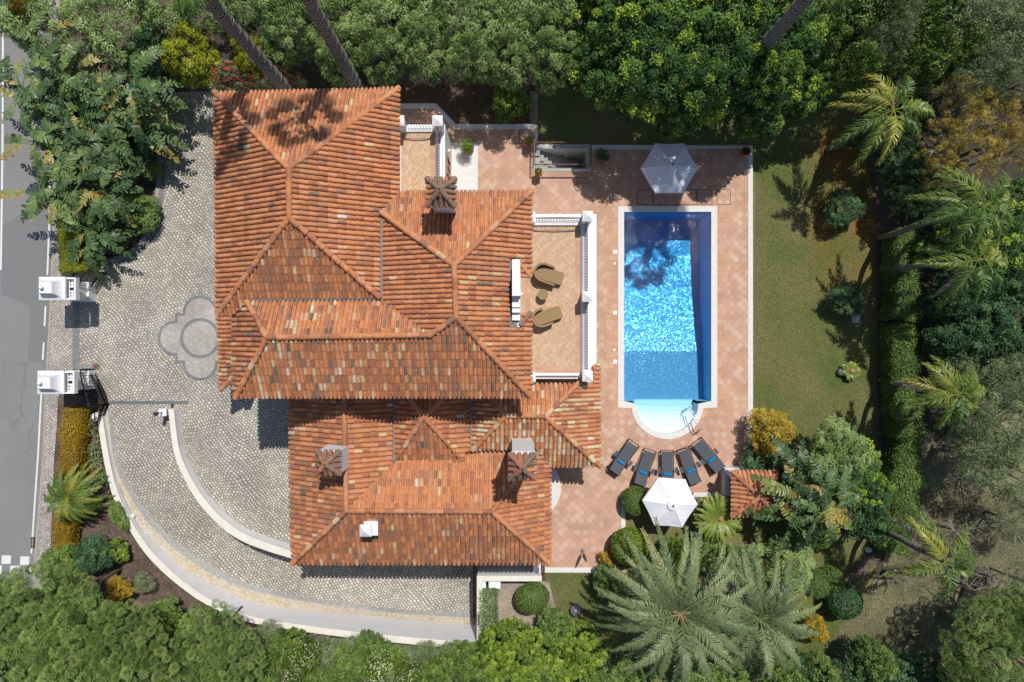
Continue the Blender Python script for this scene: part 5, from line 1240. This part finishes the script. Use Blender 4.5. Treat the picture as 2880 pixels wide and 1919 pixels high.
# paddle-leaved strelitzia clumps
def paddle(m,g,base,az,el,L,Wd,t):
    n=11; d=np.array([math.cos(az)*math.cos(el),math.sin(az)*math.cos(el),math.sin(el)]); s=np.linspace(0,1,n+1)
    rach=np.array(base)+d*(L*s)[:,None]; rach[:,2]-=.95*L*s**2*(.4+.7*g.random())
    side=unit(np.cross(d,[0,0,1.])); q=[]; T=[]
    for sg in (1,-1):
        for i in range(n):
            wd=Wd*math.sin(math.pi*min(1,.12+s[i]*.9))**.6; w2=Wd*math.sin(math.pi*min(1,.12+s[i+1]*.88))**.6
            a,b=rach[i],rach[i+1]-(rach[i+1]-rach[i])*.34*(g.random()<.7)
            dr=.1+.8*g.random(); fw=(rach[i+1]-rach[i])*(.2+1.0*g.random())
            q.append([a,b,b+side*sg*w2+fw+np.array([0,0,.10-dr*w2]),a+side*sg*wd+fw+np.array([0,0,.10-dr*wd])]); T.append(t+g.normal()*.08)
    m.tube([tuple(p) for p in rach[::3]],[.025,.02,.015,.01][:len(rach[::3])],4,tint=.8,cap=False)
    m.quads(np.array(q),np.clip(np.array(T),0,1))
def strel(px,py,h,label,seed,nf=25,L=1.5):
    g=np.random.default_rng(seed); c=W(px,py,h); root=empty('paddle_leaved_plant',(c.x,c.y,0),0,label,'plant','large paddle-leaved plants')
    m=MB(); st=MB()
    for k in range(3):
        bx,by=c.x+g.normal()*.3,c.y+g.normal()*.3; hh=h*(.65+.4*g.random()); st.tube([(bx,by,0),(bx,by,hh)],[.1,.07],7)
        for i in range(nf//3):
            az=g.random()*6.28; el=R(5+70*g.random()); pl=.35+.5*g.random(); p=np.array([bx,by,hh]); e=p+np.array([math.cos(az)*math.cos(el),math.sin(az)*math.cos(el),math.sin(el)])*pl
            m.tube([tuple(p),tuple(e)],[.03,.022],4,tint=.7,cap=False); paddle(m,g,e,az,el*.5,L*(.7+.5*g.random()),.21+.07*g.random(),float(np.clip(.1+.7*g.random(),0,1)) if g.random()<.86 else .97)
    st.build('stem',BARK,root); m.build('leaves',M_BAN,root)
for i,(px,py,h,lb) in enumerate([(110,150,3.2,'topmost beside the road'),(70,250,3.2,'leaning over the road, upper'),(200,190,3.6,'under the bare twigs'),(300,280,3.6,'in the middle of the thicket'),(400,240,3.8,'nearest the conifer and driveway'),(370,330,3.4,'over the driveway kerb'),(190,330,3.2,'in the thick of the roadside'),(100,385,2.8,'reaching far over the road'),(280,420,3.0,'above the shaded bed'),(220,510,2.8,'lower, over the pavement'),(150,540,2.6,'lower, nearest the white road line'),(300,560,2.6,'lowest, towards the driveway'),(250,640,2.2,'lowest, above the yellow-green hedge'),(130,300,3.0,'between two roadside neighbours')]):
    strel(px,py,h,'paddle-leaved plant in the roadside thicket, %s'%lb,60+i)
for i,(px,py,lb) in enumerate([(2250,1370,'nearest the tiled shelter'),(2330,1400,'in the middle of three'),(2290,1460,'lowest of three'),]):
    strel(px,py,4.2,'paddle-leaved plant east of the garden shelter, %s'%lb,90+i,nf=24,L=1.25)
# grass blades on the lawn
def blades(name,poly,n,z,mat,l=.05):
    P_=[W(a,b,z) for a,b in poly]; xs=[p.x for p in P_]; ys=[p.y for p in P_]; g=np.random.default_rng(2)
    pts=np.stack([g.uniform(min(xs),max(xs),n),g.uniform(min(ys),max(ys),n)],1); inside=np.zeros(n,bool); k=len(P_)
    for i in range(k):
        a,b=P_[i],P_[(i+1)%k]; c=((a.y>pts[:,1])!=(b.y>pts[:,1]))&(pts[:,0]<(b.x-a.x)*(pts[:,1]-a.y)/((b.y-a.y) or 1e-9)+a.x); inside^=c
    pts=pts[inside]; n=len(pts); Pc=np.concatenate([pts,np.full((n,1),z+.02)],1)
    m=MB(); ax=g.normal(size=(n,3)); ax[:,2]=np.abs(ax[:,2])*.5; m.quads(leafquads(Pc,unit(g.normal(size=(n,3))*.6+np.array([0,0,1.])),ax,np.full(n,l)*(.6+.8*g.random(n)),np.full(n,.014)),g.random(n)); return tag(m.build(name,mat),name.replace('_',' ')+(' scattered over the ground' if 'leaf' in name else ' blades growing over the ground'),'fallen leaves' if 'leaf' in name else 'grass',kind='stuff')
M_GRS=fol('grass_blade',[(0,(.06,.085,.02)),(.5,(.15,.16,.055)),(1,(.30,.27,.13))],trans=.2)
blades('lawn_grass',[(2130,410),(2440,420),(2460,700),(2462,1500),(2380,1640),(2150,1640),(2110,1190)],70000,-.05,M_GRS)
blades('meadow_grass',[(2480,1640),(2540,1380),(2880,1380),(2880,1900),(2100,1900),(2350,1700)],60000,-.045,M_GRS,.09)
blades('side_grass',[(1540,1615),(1735,1615),(1740,1780),(1590,1790)],12000,-.05,M_GRS)
leafm_=None
leafm=tinted('fallen_leaf',[(0,(.08,.05,.03)),(.6,(.22,.15,.09)),(1,(.38,.28,.17))],.9)
blades('lawn_leaf',[(2125,410),(2470,420),(2470,1300),(2125,1290)],1500,-.02,leafm,.09); blades('terrace_leaf',[(1680,420),(2100,420),(2100,570),(1680,570)],120,.0,leafm,.08); blades('paving_leaf',[(455,270),(600,270),(600,700),(400,700)],260,-.015,leafm,.08)
blades('leaf_litter',[(1122,235),(1500,235),(1500,345),(1290,345),(1235,290),(1122,290)],16000,-.05,leafm,.09)
# ------------------------------------------------------------------ gates and pillars
def gatepillar(px0,px1,py0,py1,label):
    z=2.8; a=W(px0,py1,z); b=W(px1,py0,z); cy=(a.y+b.y)/2; x0,x1=a.x,b.x; y0,y1=a.y,b.y
    g=empty('gate_pillar',((x0+x1)/2,cy,0),label=label,cat='pillar'); xm=x0+(x1-x0)*.74
    m=MB(); m.box(x0+.18,-21.74,y0+.12,y1-.12,.66,2.35); m.box(x0+.14,-21.64,y0+.08,y1-.08,-.1,.66); m.build('shaft',WHITE,g,bevel=.01)
    cx=(x0+xm)/2; hw=(xm-x0)/2; hd=(y1-y0)/2; m=MB()
    prof=[(1,2.62),(1,2.72),(.95,2.74),(.80,2.78),(.66,2.88),(.56,3.02),(.50,3.16),(.46,3.22)]
    vs=[];fs=[]
    for k,zz in prof:
        for sx,sy in ((-1,-1),(1,-1),(1,1),(-1,1)): vs.append((cx+sx*hw*k,cy+sy*hd*k,zz))
    for i in range(len(prof)-1):
        for k in range(4): k2=(k+1)%4; fs.append((i*4+k,i*4+k2,(i+1)*4+k2,(i+1)*4+k))
    fs.append((3,2,1,0)); n=len(prof); fs.append((4*n-4,4*n-3,4*n-2,4*n-1)); m.add(vs,fs); cap=m.build('pillar_cap',WHITE,g)
    m=MB(); m.box(x0+.1,xm-.1,y0+.08,y1-.08,2.35,2.62); m.build('neck',WHITE,g)
    m=MB(); r=.10; m.lathe([(r*math.cos(t),r*math.sin(t)+3.34) for t in [R(-85+17*i) for i in range(11)]],(cx-.12,cy,0),16); m.build('ball_finial',WHITE,cap,smooth=True)
    # lattice box beside the cap
    m=MB(); m.box(xm+.005,x1,y0+.02,y0+.1,2.35,2.64); m.box(xm+.005,x1,y1-.1,y1-.02,2.35,2.64); m.box(x1-.09,x1,y0+.1,y1-.1,2.35,2.64)
    m.box(xm+.005,x1-.09,y0+.1,y1-.1,2.35,2.45); m.build('parapet',WHITE,g)
    m=MB(); xs=(xm+.09,xm+.24)
    for x in xs:
        for q in (-.34,-.2,.2,.34): m.box(x-.035,x+.035,cy+q*1.0-.035,cy+q+.035,2.451,2.456)
    m.box(xm+.04,xm+.28,cy-.07,cy+.07,2.451,2.457); m.build('lattice_openings',DARKM,g)
gatepillar(106,207,779,845,'northern white gate pillar with flared cap and ball finial')
gatepillar(102,203,1044,1110,'southern white gate pillar with flared cap and ball finial')
def gateleaf(A,B,h0,h1,label,sag=.3):
    a=W(*A,0); b=W(*B,0); D=(b-a).length; d=(b-a)/D; g=empty('iron_gate',a,label=label,cat='gate'); 
    H_=lambda t: h0+(h1-h0)*(.5-.5*math.cos(math.pi*t))+.12*math.sin(2*math.pi*t)
    m=MB(); m.tube([a+d*D*i/14+Vector((0,0,H_(i/14))) for i in range(15)],.03,6); m.build('top_rail',IRON,g)
    for z in (.1,.42,.55):
        m=MB(); m.tube([a+Vector((0,0,z)),b+Vector((0,0,z))],.03 if z<.5 else .022,6); m.build('rail',IRON,g)
    for p,t in ((a,0),(b,1)):
        m=MB(); m.box(p.x-.035,p.x+.035,p.y-.035,p.y+.035,0,H_(t)); m.build('stile',IRON,g)
    k=int(D/.14)
    for i in range(1,k):
        t=i/k; q=a+d*D*t; m=MB(); m.tube([q+Vector((0,0,.1)),q+Vector((0,0,H_(t)))],.012,5); m.lathe([(.012,.45),(.03,.48),(.012,.52)],(q.x,q.y,0),6); m.build('bar',IRON,g)
gateleaf((298,771),(243,846),1.6,1.15,'northern open iron gate leaf beside its white pillar')
gateleaf((266,1040),(306,1137),1.2,1.75,'southern open iron gate leaf beside its white pillar')
gateleaf((306,1137),(285,1196),.9,.9,'short iron fence panel continuing from the southern gate leaf')
# brown mat square
g=empty('brown_hatch',W(269,1032,0),label='small brown metal hatch in the paving by the southern gate',cat='hatch')
m=MB(); c=W(269,1032,0); m.box(c.x-.14,c.x+.14,c.y-.14,c.y+.14,-.009,.012); m.build('plate',plain('rust_metal',(.17,.08,.06),.7),g); m=MB(); m.box(c.x-.04,c.x+.04,c.y-.01,c.y+.01,.012,.03); m.build('handle',DARKM,g)
# bollard lamp at wall end
c=W(476,1157,0); g=empty('bollard_lamp',c,label='white capped end post with a dark lamp at the inner wall end',cat='lamp')
m=MB(); m.lathe([(.16,-.1),(.16,.62),(.19,.62),(.19,.7),(.02,.74)],(c.x,c.y,0),sq=True); m.build('post',WHITE,g)
m=MB(); m.tube([(c.x,c.y,.74),(c.x,c.y,1.25)],.03,8); m.build('stem',DARKM,g); m=MB(); m.lathe([(.02,1.25),(.10,1.28),(.11,1.4),(.03,1.46)],(c.x,c.y,0),12); m.build('lamp_head',DARKM,g)
c=W(280,1172,0); g=empty('bollard_lamp',c,label='rounded stone end post with a white globe by the southern gate',cat='lamp')
m=MB(); m.lathe([(.24,-.1),(.24,.3),(.18,.36)],(c.x,c.y,0),16); m.build('post',CREAM,g); m=MB(); m.lathe([(.03,.36),(.09,.42),(.10,.5),(.05,.57)],(c.x,c.y,0),12); m.build('globe',WHITE,g,smooth=True)
# small white floor lights
for px,py,z,lb in ((373,1452,-.05,'in the stone verge at the upper bend'),(600,1661,-.55,'in the stone verge at the lower left bend'),(899,1732,-1.15,'in the stone verge in the middle of the straight'),(1204,1768,-1.2,'in the stone verge nearest the garage')):
    c=W(px,py,z); g=empty('floor_light',c,label='small white dome light %s'%lb,cat='light'); m=MB(); m.lathe([(.09,-.3),(.09,.02),(.06,.07)],tuple(c),12); m.build('dome',WHITE,g); m=MB(); m.lathe([(.11,-.3),(.11,-.02)],tuple(c),12); m.build('collar',CREAM,g)
# ------------------------------------------------------------------ umbrellas
SEAM=plain('canvas_seam',(.5,.51,.56),.9)
def umbrella(px,py,r,rot,label):
    c=W(px,py,2.75); g=empty('parasol',(c.x,c.y,0),0,label,'parasol'); x,y=c.x,c.y
    m=MB(); m.tube([(x,y,0),(x,y,2.7)],.025,10); m.build('pole',SILVER,g)
    m=MB(); m.lathe([(.3,0),(.3,.06),(.06,.1),(.05,.3)],(x,y,.0),20); m.build('base',STONE,g)
    m=MB(); n=6; K=8; vs=[];fs=[]
    vs.append((x,y,2.68))
    for j in range(1,K+1):
        t=j/K
        for i in range(n*4):
            a=rot+2*math.pi*i/(n*4); ph=(i%4)/4; cr=math.cos(math.pi/6)/math.cos(((i%4)/4)*math.pi/3-math.pi/6); edge=cr if True else 1
            rr=r*t*edge; sag=.05*math.sin(math.pi*ph)*t
            z=2.68-.62*t**1.12-sag+random.uniform(-.006,.006)
            vs.append((x+rr*math.cos(a)*(1-.02*math.sin(math.pi*ph)*t),y+rr*math.sin(a)*(1-.02*math.sin(math.pi*ph)*t),z))
    q=n*4
    for i in range(q): fs.append((0,1+i,1+(i+1)%q))
    for j in range(K-1):
        for i in range(q): fs.append((1+j*q+i,1+(j+1)*q+i,1+(j+1)*q+(i+1)%q,1+j*q+(i+1)%q))
    m.add(vs,fs)
    # valance
    b=len(vs); v2=[];f2=[]
    for i in range(q):
        p=vs[1+(K-1)*q+i]; v2+=[p,(p[0]*1.0+(p[0]-x)*.01,p[1]+(p[1]-y)*.01,p[2]-.14)]
    for i in range(q): j=(i+1)%q; f2.append((2*i,2*i+1,2*j+1,2*j))
    m.add(v2,f2); can=m.build('canopy',CANVAS,g)
    m=MB(); m.lathe([(.27,2.62),(.25,2.645),(.12,2.70),(.04,2.74)],(x,y,0),12); m.build('vent_cap',CANVAS,can)
    m=MB(); m.lathe([(.045,2.74),(.045,2.79),(.02,2.81)],(x,y,0),10); m.build('finial',DARKM,can)
    m=MB()
    for i in range(6):
        pts=[vs[1+j*q+i*4] for j in range(K)]; m.tube([(p[0],p[1],p[2]+.004) for p in [(x,y,2.68)]+pts],.007,4)
    m.build('seam',SEAM,can)
    for i in range(6):
        a=rot+i*math.pi/3; m=MB(); m.tube([(x,y,2.62),(x+r*.97*math.cos(a),y+r*.97*math.sin(a),2.02)],.012,5); m.build('rib',SILVER,g)
umbrella(1893,463,1.40,0,'open white parasol in the dappled shade north of the pool')
umbrella(1894,1424,1.36,R(-4),'open white parasol in full sun behind the sun loungers')
# ------------------------------------------------------------------ loungers (local: foot at +y)
def make_lounger():
    g=empty('sun_lounger',(0,0,0)); w=.33
    m=MB()
    for s in (-1,1): m.tube([(s*w,.98,.30),(s*w,-.97,.30)],.022,6)
    m.tube([(-w,.98,.30),(w,.98,.30)],.022,6); m.tube([(-w,-.95,.30),(w,-.95,.30)],.02,6); m.build('frame',DARKM,g)
    for s in (-1,1):
        m=MB(); m.tube([(s*w,.98,.30),(s*w*.98,.80,.0)],.02,6); m.build('leg',DARKM,g)
        m=MB(); m.tube([(s*w,-.80,.30),(s*w,-.85,.08)],.02,6); m.build('leg',DARKM,g)
        m=MB(); p=[(s*(w+.02)-.015,-.86,.07),(s*(w+.02)+.025,-.86,.07)]; m.tube(p,.07,14); m.build('wheel',DARKM,g)
        m=MB(); m.box(min(s*(w+.03),s*(w+.19)),max(s*(w+.03),s*(w+.19)),-.18,.12,.44,.46); m.tube([(s*(w+.06),-.03,.3),(s*(w+.06),-.03,.44)],.012,5); m.build('armrest',GREY,g)
    m=MB(); n=9
    for i in range(n):
        y0=.86-i*1.04/n; m.box(-.29,.29,y0-1.04/n+.004,y0,.325,.345)
    m.build('seat',GREY,g)
    m=MB(); a=R(28); 
    for i in range(6):
        s0=i*.125; s1=s0+.121; y0=-.19-s0*math.cos(a); y1=-.19-s1*math.cos(a); z0=.34+s0*math.sin(a); z1=.34+s1*math.sin(a)
        m.add([(-.29,y0,z0),(.29,y0,z0),(.29,y1,z1),(-.29,y1,z1),(-.29,y0,z0-.02),(.29,y0,z0-.02),(.29,y1,z1-.02),(-.29,y1,z1-.02)],[(0,3,2,1),(4,5,6,7),(0,1,5,4),(1,2,6,5),(2,3,7,6),(3,0,4,7)])
    m.build('backrest',GREY,g)
    m=MB(); 
    for s in (-1,1): m.tube([(s*.30,-.19,.33),(s*.30,-.19-.77*math.cos(a),.33+.77*math.sin(a))],.014,5)
    m.build('backrest_frame',DARKM,g); return g
def make_pillow():
    g=empty('pillow_root',(0,0,0)); 
    m=MB(); m.tube([(-.2,0,0),(-.19,0,0),(.19,0,0),(.2,0,0)],[.05,.07,.07,.05],12); o=m.build('bolster_pillow',BLUE); bpy.data.objects.remove(g); return o
def lp(x,y): return (1680+x/5.6,1100+y/5.6)
LG=[((585,810),(225,1300),'leftmost'),((835,935),(635,1490),'second from the left'),((1098,940),(1098,1530),'middle'),((1345,905),(1535,1470),'second from the right'),((1560,792),(1930,1250),'rightmost')]
proto_l=make_lounger(); proto_p=make_pillow()
for i,(a,b,nm) in enumerate(LG):
    A=W(*lp(*a),.3); B=W(*lp(*b),.3); o=proto_l if i==0 else copy_tree(proto_l)
    c=(A+B)/2; d=A-B; ang=math.atan2(d.y,d.x)-math.pi/2
    o.location=(c.x,c.y,0); o.rotation_euler=(0,0,ang); tag(o,'dark grey sling sun lounger, %s in the fan of five'%nm,'sun lounger','sun loungers fanned round the pool steps')
    p=proto_p if i==0 else proto_p.copy()
    if i: col.objects.link(p)
    q=-.235; zz=.435; v=Vector((math.cos(ang+math.pi/2),math.sin(ang+math.pi/2),0)); p.location=Vector((c.x,c.y,zz))+v*q; p.rotation_euler=(0,0,ang)
    tag(p,'bright blue bolster pillow on the %s sun lounger'%nm,'pillow','blue pillows on the sun loungers')
# ------------------------------------------------------------------ wicker furniture on the balcony (z = 3)
def wicker_lounger(cx,cy,ang,flip,label):
    z=3.0; c=W(cx,cy,3.4); g=empty('wicker_chaise',(c.x,c.y,z),0,label,'chaise longue')
    m=MB(); L,w=1.35,.62
    pts=[]
    for i in range(9): a=R(90+22.5*i); pts.append((-L/2+.3+.3*math.cos(a),.31*math.sin(a)))
    for i in range(7): a=R(-90+30*i); pts.append((L/2-.15+.15*math.cos(a),(.31-.12)*(1 if math.sin(a)>0 else -1)*(1 if abs(math.sin(a))>.2 else 0)+.12*math.sin(a)))
    m.prism(pts,z,z+.36); o=m.build('seat',WICKER,g,origin=(0,0,z),bevel=.03); o.location=(0,0,0)
    m=MB(); path=[]
    for i in range(17):
        t=i/16
        if t<.3: x=.12-(.12+L/2-.33)*t/.3; y=.36
        elif t<.7: a=R(90+180*(t-.3)/.4); x=-L/2+.33+.36*math.cos(a); y=.36*math.sin(a)
        else: x=-L/2+.33+(.12+L/2-.33+.25*flip)*(t-.7)/.3; y=-.36
        h=.72-.22*abs(t-.5)*2*(1 if abs(t-.5)>.2 else .4); path.append((x,y*flip,h))
    vs=[];fs=[]
    for i,(x,y,h) in enumerate(path):
        cxn=-.05; dx,dy=(x-(-L/2+.33) if i in range(5,12) else 0),y; l=math.hypot(dx,dy); dx/=l; dy/=l
        for (o_,zz) in ((0,0),(.0,h-.05),(.02,h),(.1,h),(.12,h-.05),(.06,0)): vs.append((x+dx*(o_-.02),y+dy*(o_-.02),z+zz))
    for i in range(len(path)-1):
        for k in range(6): k2=(k+1)%6; fs.append((i*6+k,i*6+k2,(i+1)*6+k2,(i+1)*6+k))
    fs.append(tuple(range(6))); fs.append(tuple(reversed(range(6*len(path)-6,6*len(path)))))
    m.add(vs,fs); o=m.build('backrest',WICKER,g,origin=(0,0,z)); o.location=(0,0,0); g.rotation_euler=(0,0,ang)
wicker_lounger(1546,774,R(-18),1,'northern tan wicker chaise longue on the herringbone balcony')
wicker_lounger(1541,889,R(19),-1,'southern tan wicker chaise longue on the herringbone balcony')
c=W(1527,829,3.5); g=empty('wicker_table',(c.x,c.y,3.0),label='round tan wicker side table between the two wicker chaises',cat='table')
m=MB(); m.lathe([(.17,0),(.15,.25),(.19,.44)],(c.x,c.y,3.0),20); m.build('base',WICKER,g); m=MB(); m.lathe([(.24,.44),(.255,.46),(.25,.49)],(c.x,c.y,3.0),28); m.build('table_top',WICKER,g)
# ------------------------------------------------------------------ garden shelter
e=2.3; a=W(2059,1451,e); b=W(2182,1327,e); g=empty('garden_shelter',((a.x+b.x)/2,(a.y+b.y)/2,0),label='small square garden shelter with a pyramid tiled roof beside the cycad',cat='shelter')
m=MB(); ap=((a.x+b.x)/2,(a.y+b.y)/2,e+.75); cr=[(a.x,a.y,e),(b.x,a.y,e),(b.x,b.y,e),(a.x,b.y,e)]
for i in range(4): slope(m,[cr[i],cr[(i+1)%4],ap],[cr[i],cr[(i+1)%4],ap],'std',world=True)
for i in range(4): caps(m,cr[i],ap,style='weather',r=.115)
m.build('roof',TILE,g)
for x in (a.x+.3,b.x-.3):
    for y in (a.y+.3,b.y-.3): m=MB(); m.box(x-.13,x+.13,y-.13,y+.13,-.05,e-.05); m.build('pillar',WHITE,g)
m=MB(); m.box(a.x+.44,b.x-.44,b.y-.4,b.y-.2,-.05,e-.1); m.build('back_wall',WHITE,g); m=MB(); m.box(a.x+.5,b.x-.5,b.y-.9,b.y-.42,0,.9); m.build('counter',CREAM,g)
g=empty('low_wall',W(2045,1340,0),label='low white wall at the western side of the garden shelter',cat='wall'); 
m=MB(); p=W(2040,1396,.8); q=W(2104,1319,.8); m.box(p.x,p.x+.22,p.y,q.y,-.05,.75); m.box(p.x+.22,q.x,q.y-.2,q.y,-.05,.75); m.build('wall_body',WHITE,g); m=MB(); m.box(p.x-.01,p.x+.23,p.y,q.y+.01,.75,.79); m.box(p.x+.23,q.x,q.y-.21,q.y+.01,.75,.79); m.build('wall_coping',EDGE,g)
m=MB(); m.box(p.x+.28,p.x+.42,p.y+.2,p.y+.5,0,.6); m.build('side_post',STONE,g)
# ------------------------------------------------------------------ pots
def small_plant(c,r,z,mat,seed,parent,n=500,lf=.08):
    g=np.random.default_rng(seed); d=unit(g.normal(size=(n,3))+np.array([0,0,.4])); Pc=np.array(c)+np.array([0,0,z])+d*r*(.5+.6*g.random((n,1)))*np.array([1,1,.7])
    m=MB(); m.quads(leafquads(Pc,unit(d+g.normal(size=(n,3))*.5),d+g.normal(size=(n,3))*.4,lf*(.6+.8*g.random(n)),lf*.5*np.ones(n)),g.random(n)); return m.build('plant',mat,parent)
def sqpot(px,py,label,z0=.45):
    c=W(px,py,z0); g=empty('planter',(c.x,c.y,z0),label=label,cat='planter'); m=MB()
    for (x0,x1,y0,y1) in ((-.19,.19,-.16,-.13),(-.19,.19,.13,.16),(-.19,-.16,-.13,.13),(.16,.19,-.13,.13)): m.box(c.x+x0,c.x+x1,c.y+y0,c.y+y1,z0,z0+.25)
    m.box(c.x-.16,c.x+.16,c.y-.13,c.y+.13,z0,z0+.03); m.build('box',POT,g); m=MB(); m.box(c.x-.16,c.x+.16,c.y-.13,c.y+.13,z0+.03,z0+.2); m.build('soil',SOIL,g); small_plant((c.x,c.y,z0),.17,.32,M_LIM,int(px),g)
    m=MB(); m.box(c.x-.02,c.x+.02,c.y+.16 if py>450 else c.y-.2,c.y+.2 if py>450 else c.y-.16,z0-.05,z0+.3); m.build('bracket',IRON,g)
sqpot(1486,403,'square terracotta planter hung outside the upper left stairwell corner')
sqpot(1514,487,'square terracotta planter hung below the lower left stairwell corner')
def rpot(px,py,r,h,label,plant=None,pr=.3,name='flower_pot'):
    c=W(px,py,h*.8); g=empty(name,(c.x,c.y,0),label=label,cat='pot'); m=MB()
    m.lathe([(r*.6,0),(r*.95,h*.55),(r,h*.85),(r*1.08,h*.88),(r*1.08,h),(r*.88,h),(r*.85,h*.9),(.02,h*.88)],(c.x,c.y,0.005),24); m.build('pot',POT,g,smooth=False)
    m=MB(); m.lathe([(r*.84,h*.89),(r*.8,h*.93)],(c.x,c.y,0.005),18); m.build('soil',SOIL,g)
    if plant is not None: small_plant((c.x,c.y,0),pr,h+pr*.5,plant,int(px+py),g,n=900)
    return g
rpot(2096,428,.24,.55,'large round terracotta urn at the northeastern terrace corner')
rpot(1719,1537,.15,.25,'small round terracotta pot holding a green cactus','',0) if False else None
g=rpot(1719,1537,.15,.25,'small round terracotta pot holding a green cactus',None); m=MB(); c=W(1719,1537,.2); m.lathe([(.1,.22),(.12,.28),(.1,.34),(.02,.38)],(c.x,c.y,0),16); m.build('cactus',plain('cactus_green',(.05,.13,.06),.7,bmp=.8),g)
rpot(1692,443,.2,.35,'dark green potted plant in shade beside the stairwell',M_DRK,.42)
g=rpot(1312,418,.2,.6,'potted bushy plant with yellow-green leaves on the white step',M_LIM,.42); 
c=W(1325,415,.3); m=MB(); m.box(c.x-.05,c.x+.12,c.y-.1,c.y+.1,.02,.6); m.build('plinth',DARKM,g)
rpot(1745,1582,.13,.3,'terracotta pot tucked under the date palm fronds',M_HDG,.2)
# cabinets
c=W(1358,1648,.8); d=W(1391,1648,.8)
for q,hw,lb in ((c,.13,'small white metal cabinet beside the L-shaped white wall'),(d,.28,'wide white metal cabinet beside the smaller one')):
    g=empty('utility_cabinet',(q.x,q.y,0),label=lb,cat='cabinet'); m=MB(); m.box(q.x-hw,q.x+hw,q.y-.16,q.y+.16,0,.68); m.build('body',ACW,g); m=MB(); m.box(q.x-hw-.02,q.x+hw+.02,q.y-.18,q.y+.18,.68,.72); m.build('lid',ACW,g); m=MB(); m.box(q.x-.02,q.x+.02,q.y-.18,q.y-.162,.3,.42); m.build('handle',DARKM,g)
# slim folded parasol on the terrace
b=W(1638,1550,0); g=empty('folded_parasol',b,label='slim grey folded parasol standing alone on the southern terrace',cat='parasol')
m=MB(); m.tube([b,b+Vector((0,0,1.9))],.022,8); m.build('pole',SILVER,g); m=MB(); x=b.x;y=b.y
m.lathe([(.05,.55),(.085,.8),(.07,1.3),(.04,1.75),(.02,1.85)],(x,y,0),8); m.build('canopy',GREY,g); m=MB(); m.lathe([(.1,0.005),(.1,.03),(.04,.05)],(x,y,0),14); m.build('base',STONE,g)
# stone items
def stone(px,py,r,h,label,mat=STONE,name='garden_stone'):
    c=W(px,py,h/2); g=empty(name,(c.x,c.y,0),label=label,cat='stone'); m=MB(); m.lathe([(r*.95,-.05),(r,h*.4),(r*.85,h*.8),(r*.3,h)],(c.x,c.y,0),18); m.build('body',mat,g,smooth=True); return g
g=stone(1620,1719,.33,.35,'round dark stone seat on the bare ground left of the date palm'); c=W(1620,1719,.36); m=MB(); m.lathe([(.04,.34),(.04,.38),(.01,.40)],(c.x,c.y,0),10); m.build('knob',CREAM,g)
stone(2366,1048,.2,.3,'dark rounded boulder on the lawn beside the tiny cycad')
stone(2443,1547,.16,.25,'pale rounded stone beside the southern end of the path',CREAM)
c=W(2408,898,0); g=empty('stone_slab',c,label='small square grey slab on the lawn by the blue-green shrub',cat='slab'); m=MB(); m.box(c.x-.2,c.x+.2,c.y-.22,c.y+.22,-.05,.03); m.build('slab',plain('pale_slab',(.4,.42,.43),.8),g,bevel=.008); m=MB(); m.box(c.x-.05,c.x+.05,c.y-.01,c.y+.01,.03,.045); m.build('handle',STONE,g)
# parked car half hidden by the thicket (only its roof edge shows)
c=W(52,-42,.0); g=empty('parked_car',(c.x,c.y,-.15),0,'dark blue parked car half hidden under the foliage at the top left','car')
CARP=plain('blue_car_paint',(.03,.07,.16),.3,.4)
m=MB(); x,y=c.x,c.y
prof=[(-2.1,.35),(-2.15,.6),(-2.0,.82),(-1.1,.92),(-.5,1.38),(.9,1.42),(1.7,.98),(2.1,.9),(2.15,.45),(2.1,.35)]
vs=[];fs=[];k=len(prof)
for sx in (-1,1):
    for (yy,zz) in prof: vs.append((x+sx*(.85 if zz<1 else .66),y+yy,zz-.15))
for i in range(k): j=(i+1)%k; fs.append((i,j,j+k,i+k))
fs.append(tuple(range(k))); fs.append(tuple(reversed(range(k,2*k)))); m.add(vs,fs); m.build('body',CARP,g,bevel=.05)
for sx in (-1,1):
    for yy in (-1.3,1.3): m=MB(); m.tube([(x+sx*.7,y+yy,.17),(x+sx*.88,y+yy,.17)],.32,18); m.build('wheel',DARKM,g)
m=MB(); m.box(x-.6,x+.6,y-.42,y+.85,1.262,1.29); m.build('roof_glass',GLASS,g)
m=MB(); m.add([(x-.64,y-1.05,.79),(x+.64,y-1.05,.79),(x+.6,y-.52,1.24),(x-.6,y-.52,1.24)],[(0,1,2,3)]); m.build('windscreen',GLASS,g)
# ------------------------------------------------------------------ camera, light
cam=bpy.data.cameras.new('Camera'); cam.sensor_width=36; cam.lens=36*F/2880; cam.clip_end=500; cam.clip_start=.5
co=bpy.data.objects.new('Camera',cam); col.objects.link(co); co.location=(0,0,H); scene.camera=co
S=Vector((.194,.472,1)).normalized()
el=math.asin(S.z); azi=math.atan2(S.x,S.y)
w=bpy.data.worlds.new('World'); scene.world=w; w.use_nodes=True; nt=w.node_tree; bg=nt.nodes['Background']
sky=nt.nodes.new('ShaderNodeTexSky'); sky.sky_type='NISHITA'; sky.sun_disc=False; sky.sun_elevation=el; sky.sun_rotation=azi; sky.air_density=1.0; sky.dust_density=1.0
nt.links.new(sky.outputs[0],bg.inputs[0]); bg.inputs[1].default_value=.088
sun=bpy.data.lights.new('Sun','SUN'); sun.energy=4.3; sun.angle=R(.5); sun.color=(1,.955,.9)
so=bpy.data.objects.new('Sun',sun); col.objects.link(so); so.rotation_euler=S.to_track_quat('Z','Y').to_euler(); so.location=(8,20,40)
scene.view_settings.view_transform='Standard'; scene.view_settings.look='None'; scene.view_settings.exposure=0; scene.view_settings.gamma=1
scene.cycles.max_bounces=6; scene.cycles.transparent_max_bounces=12
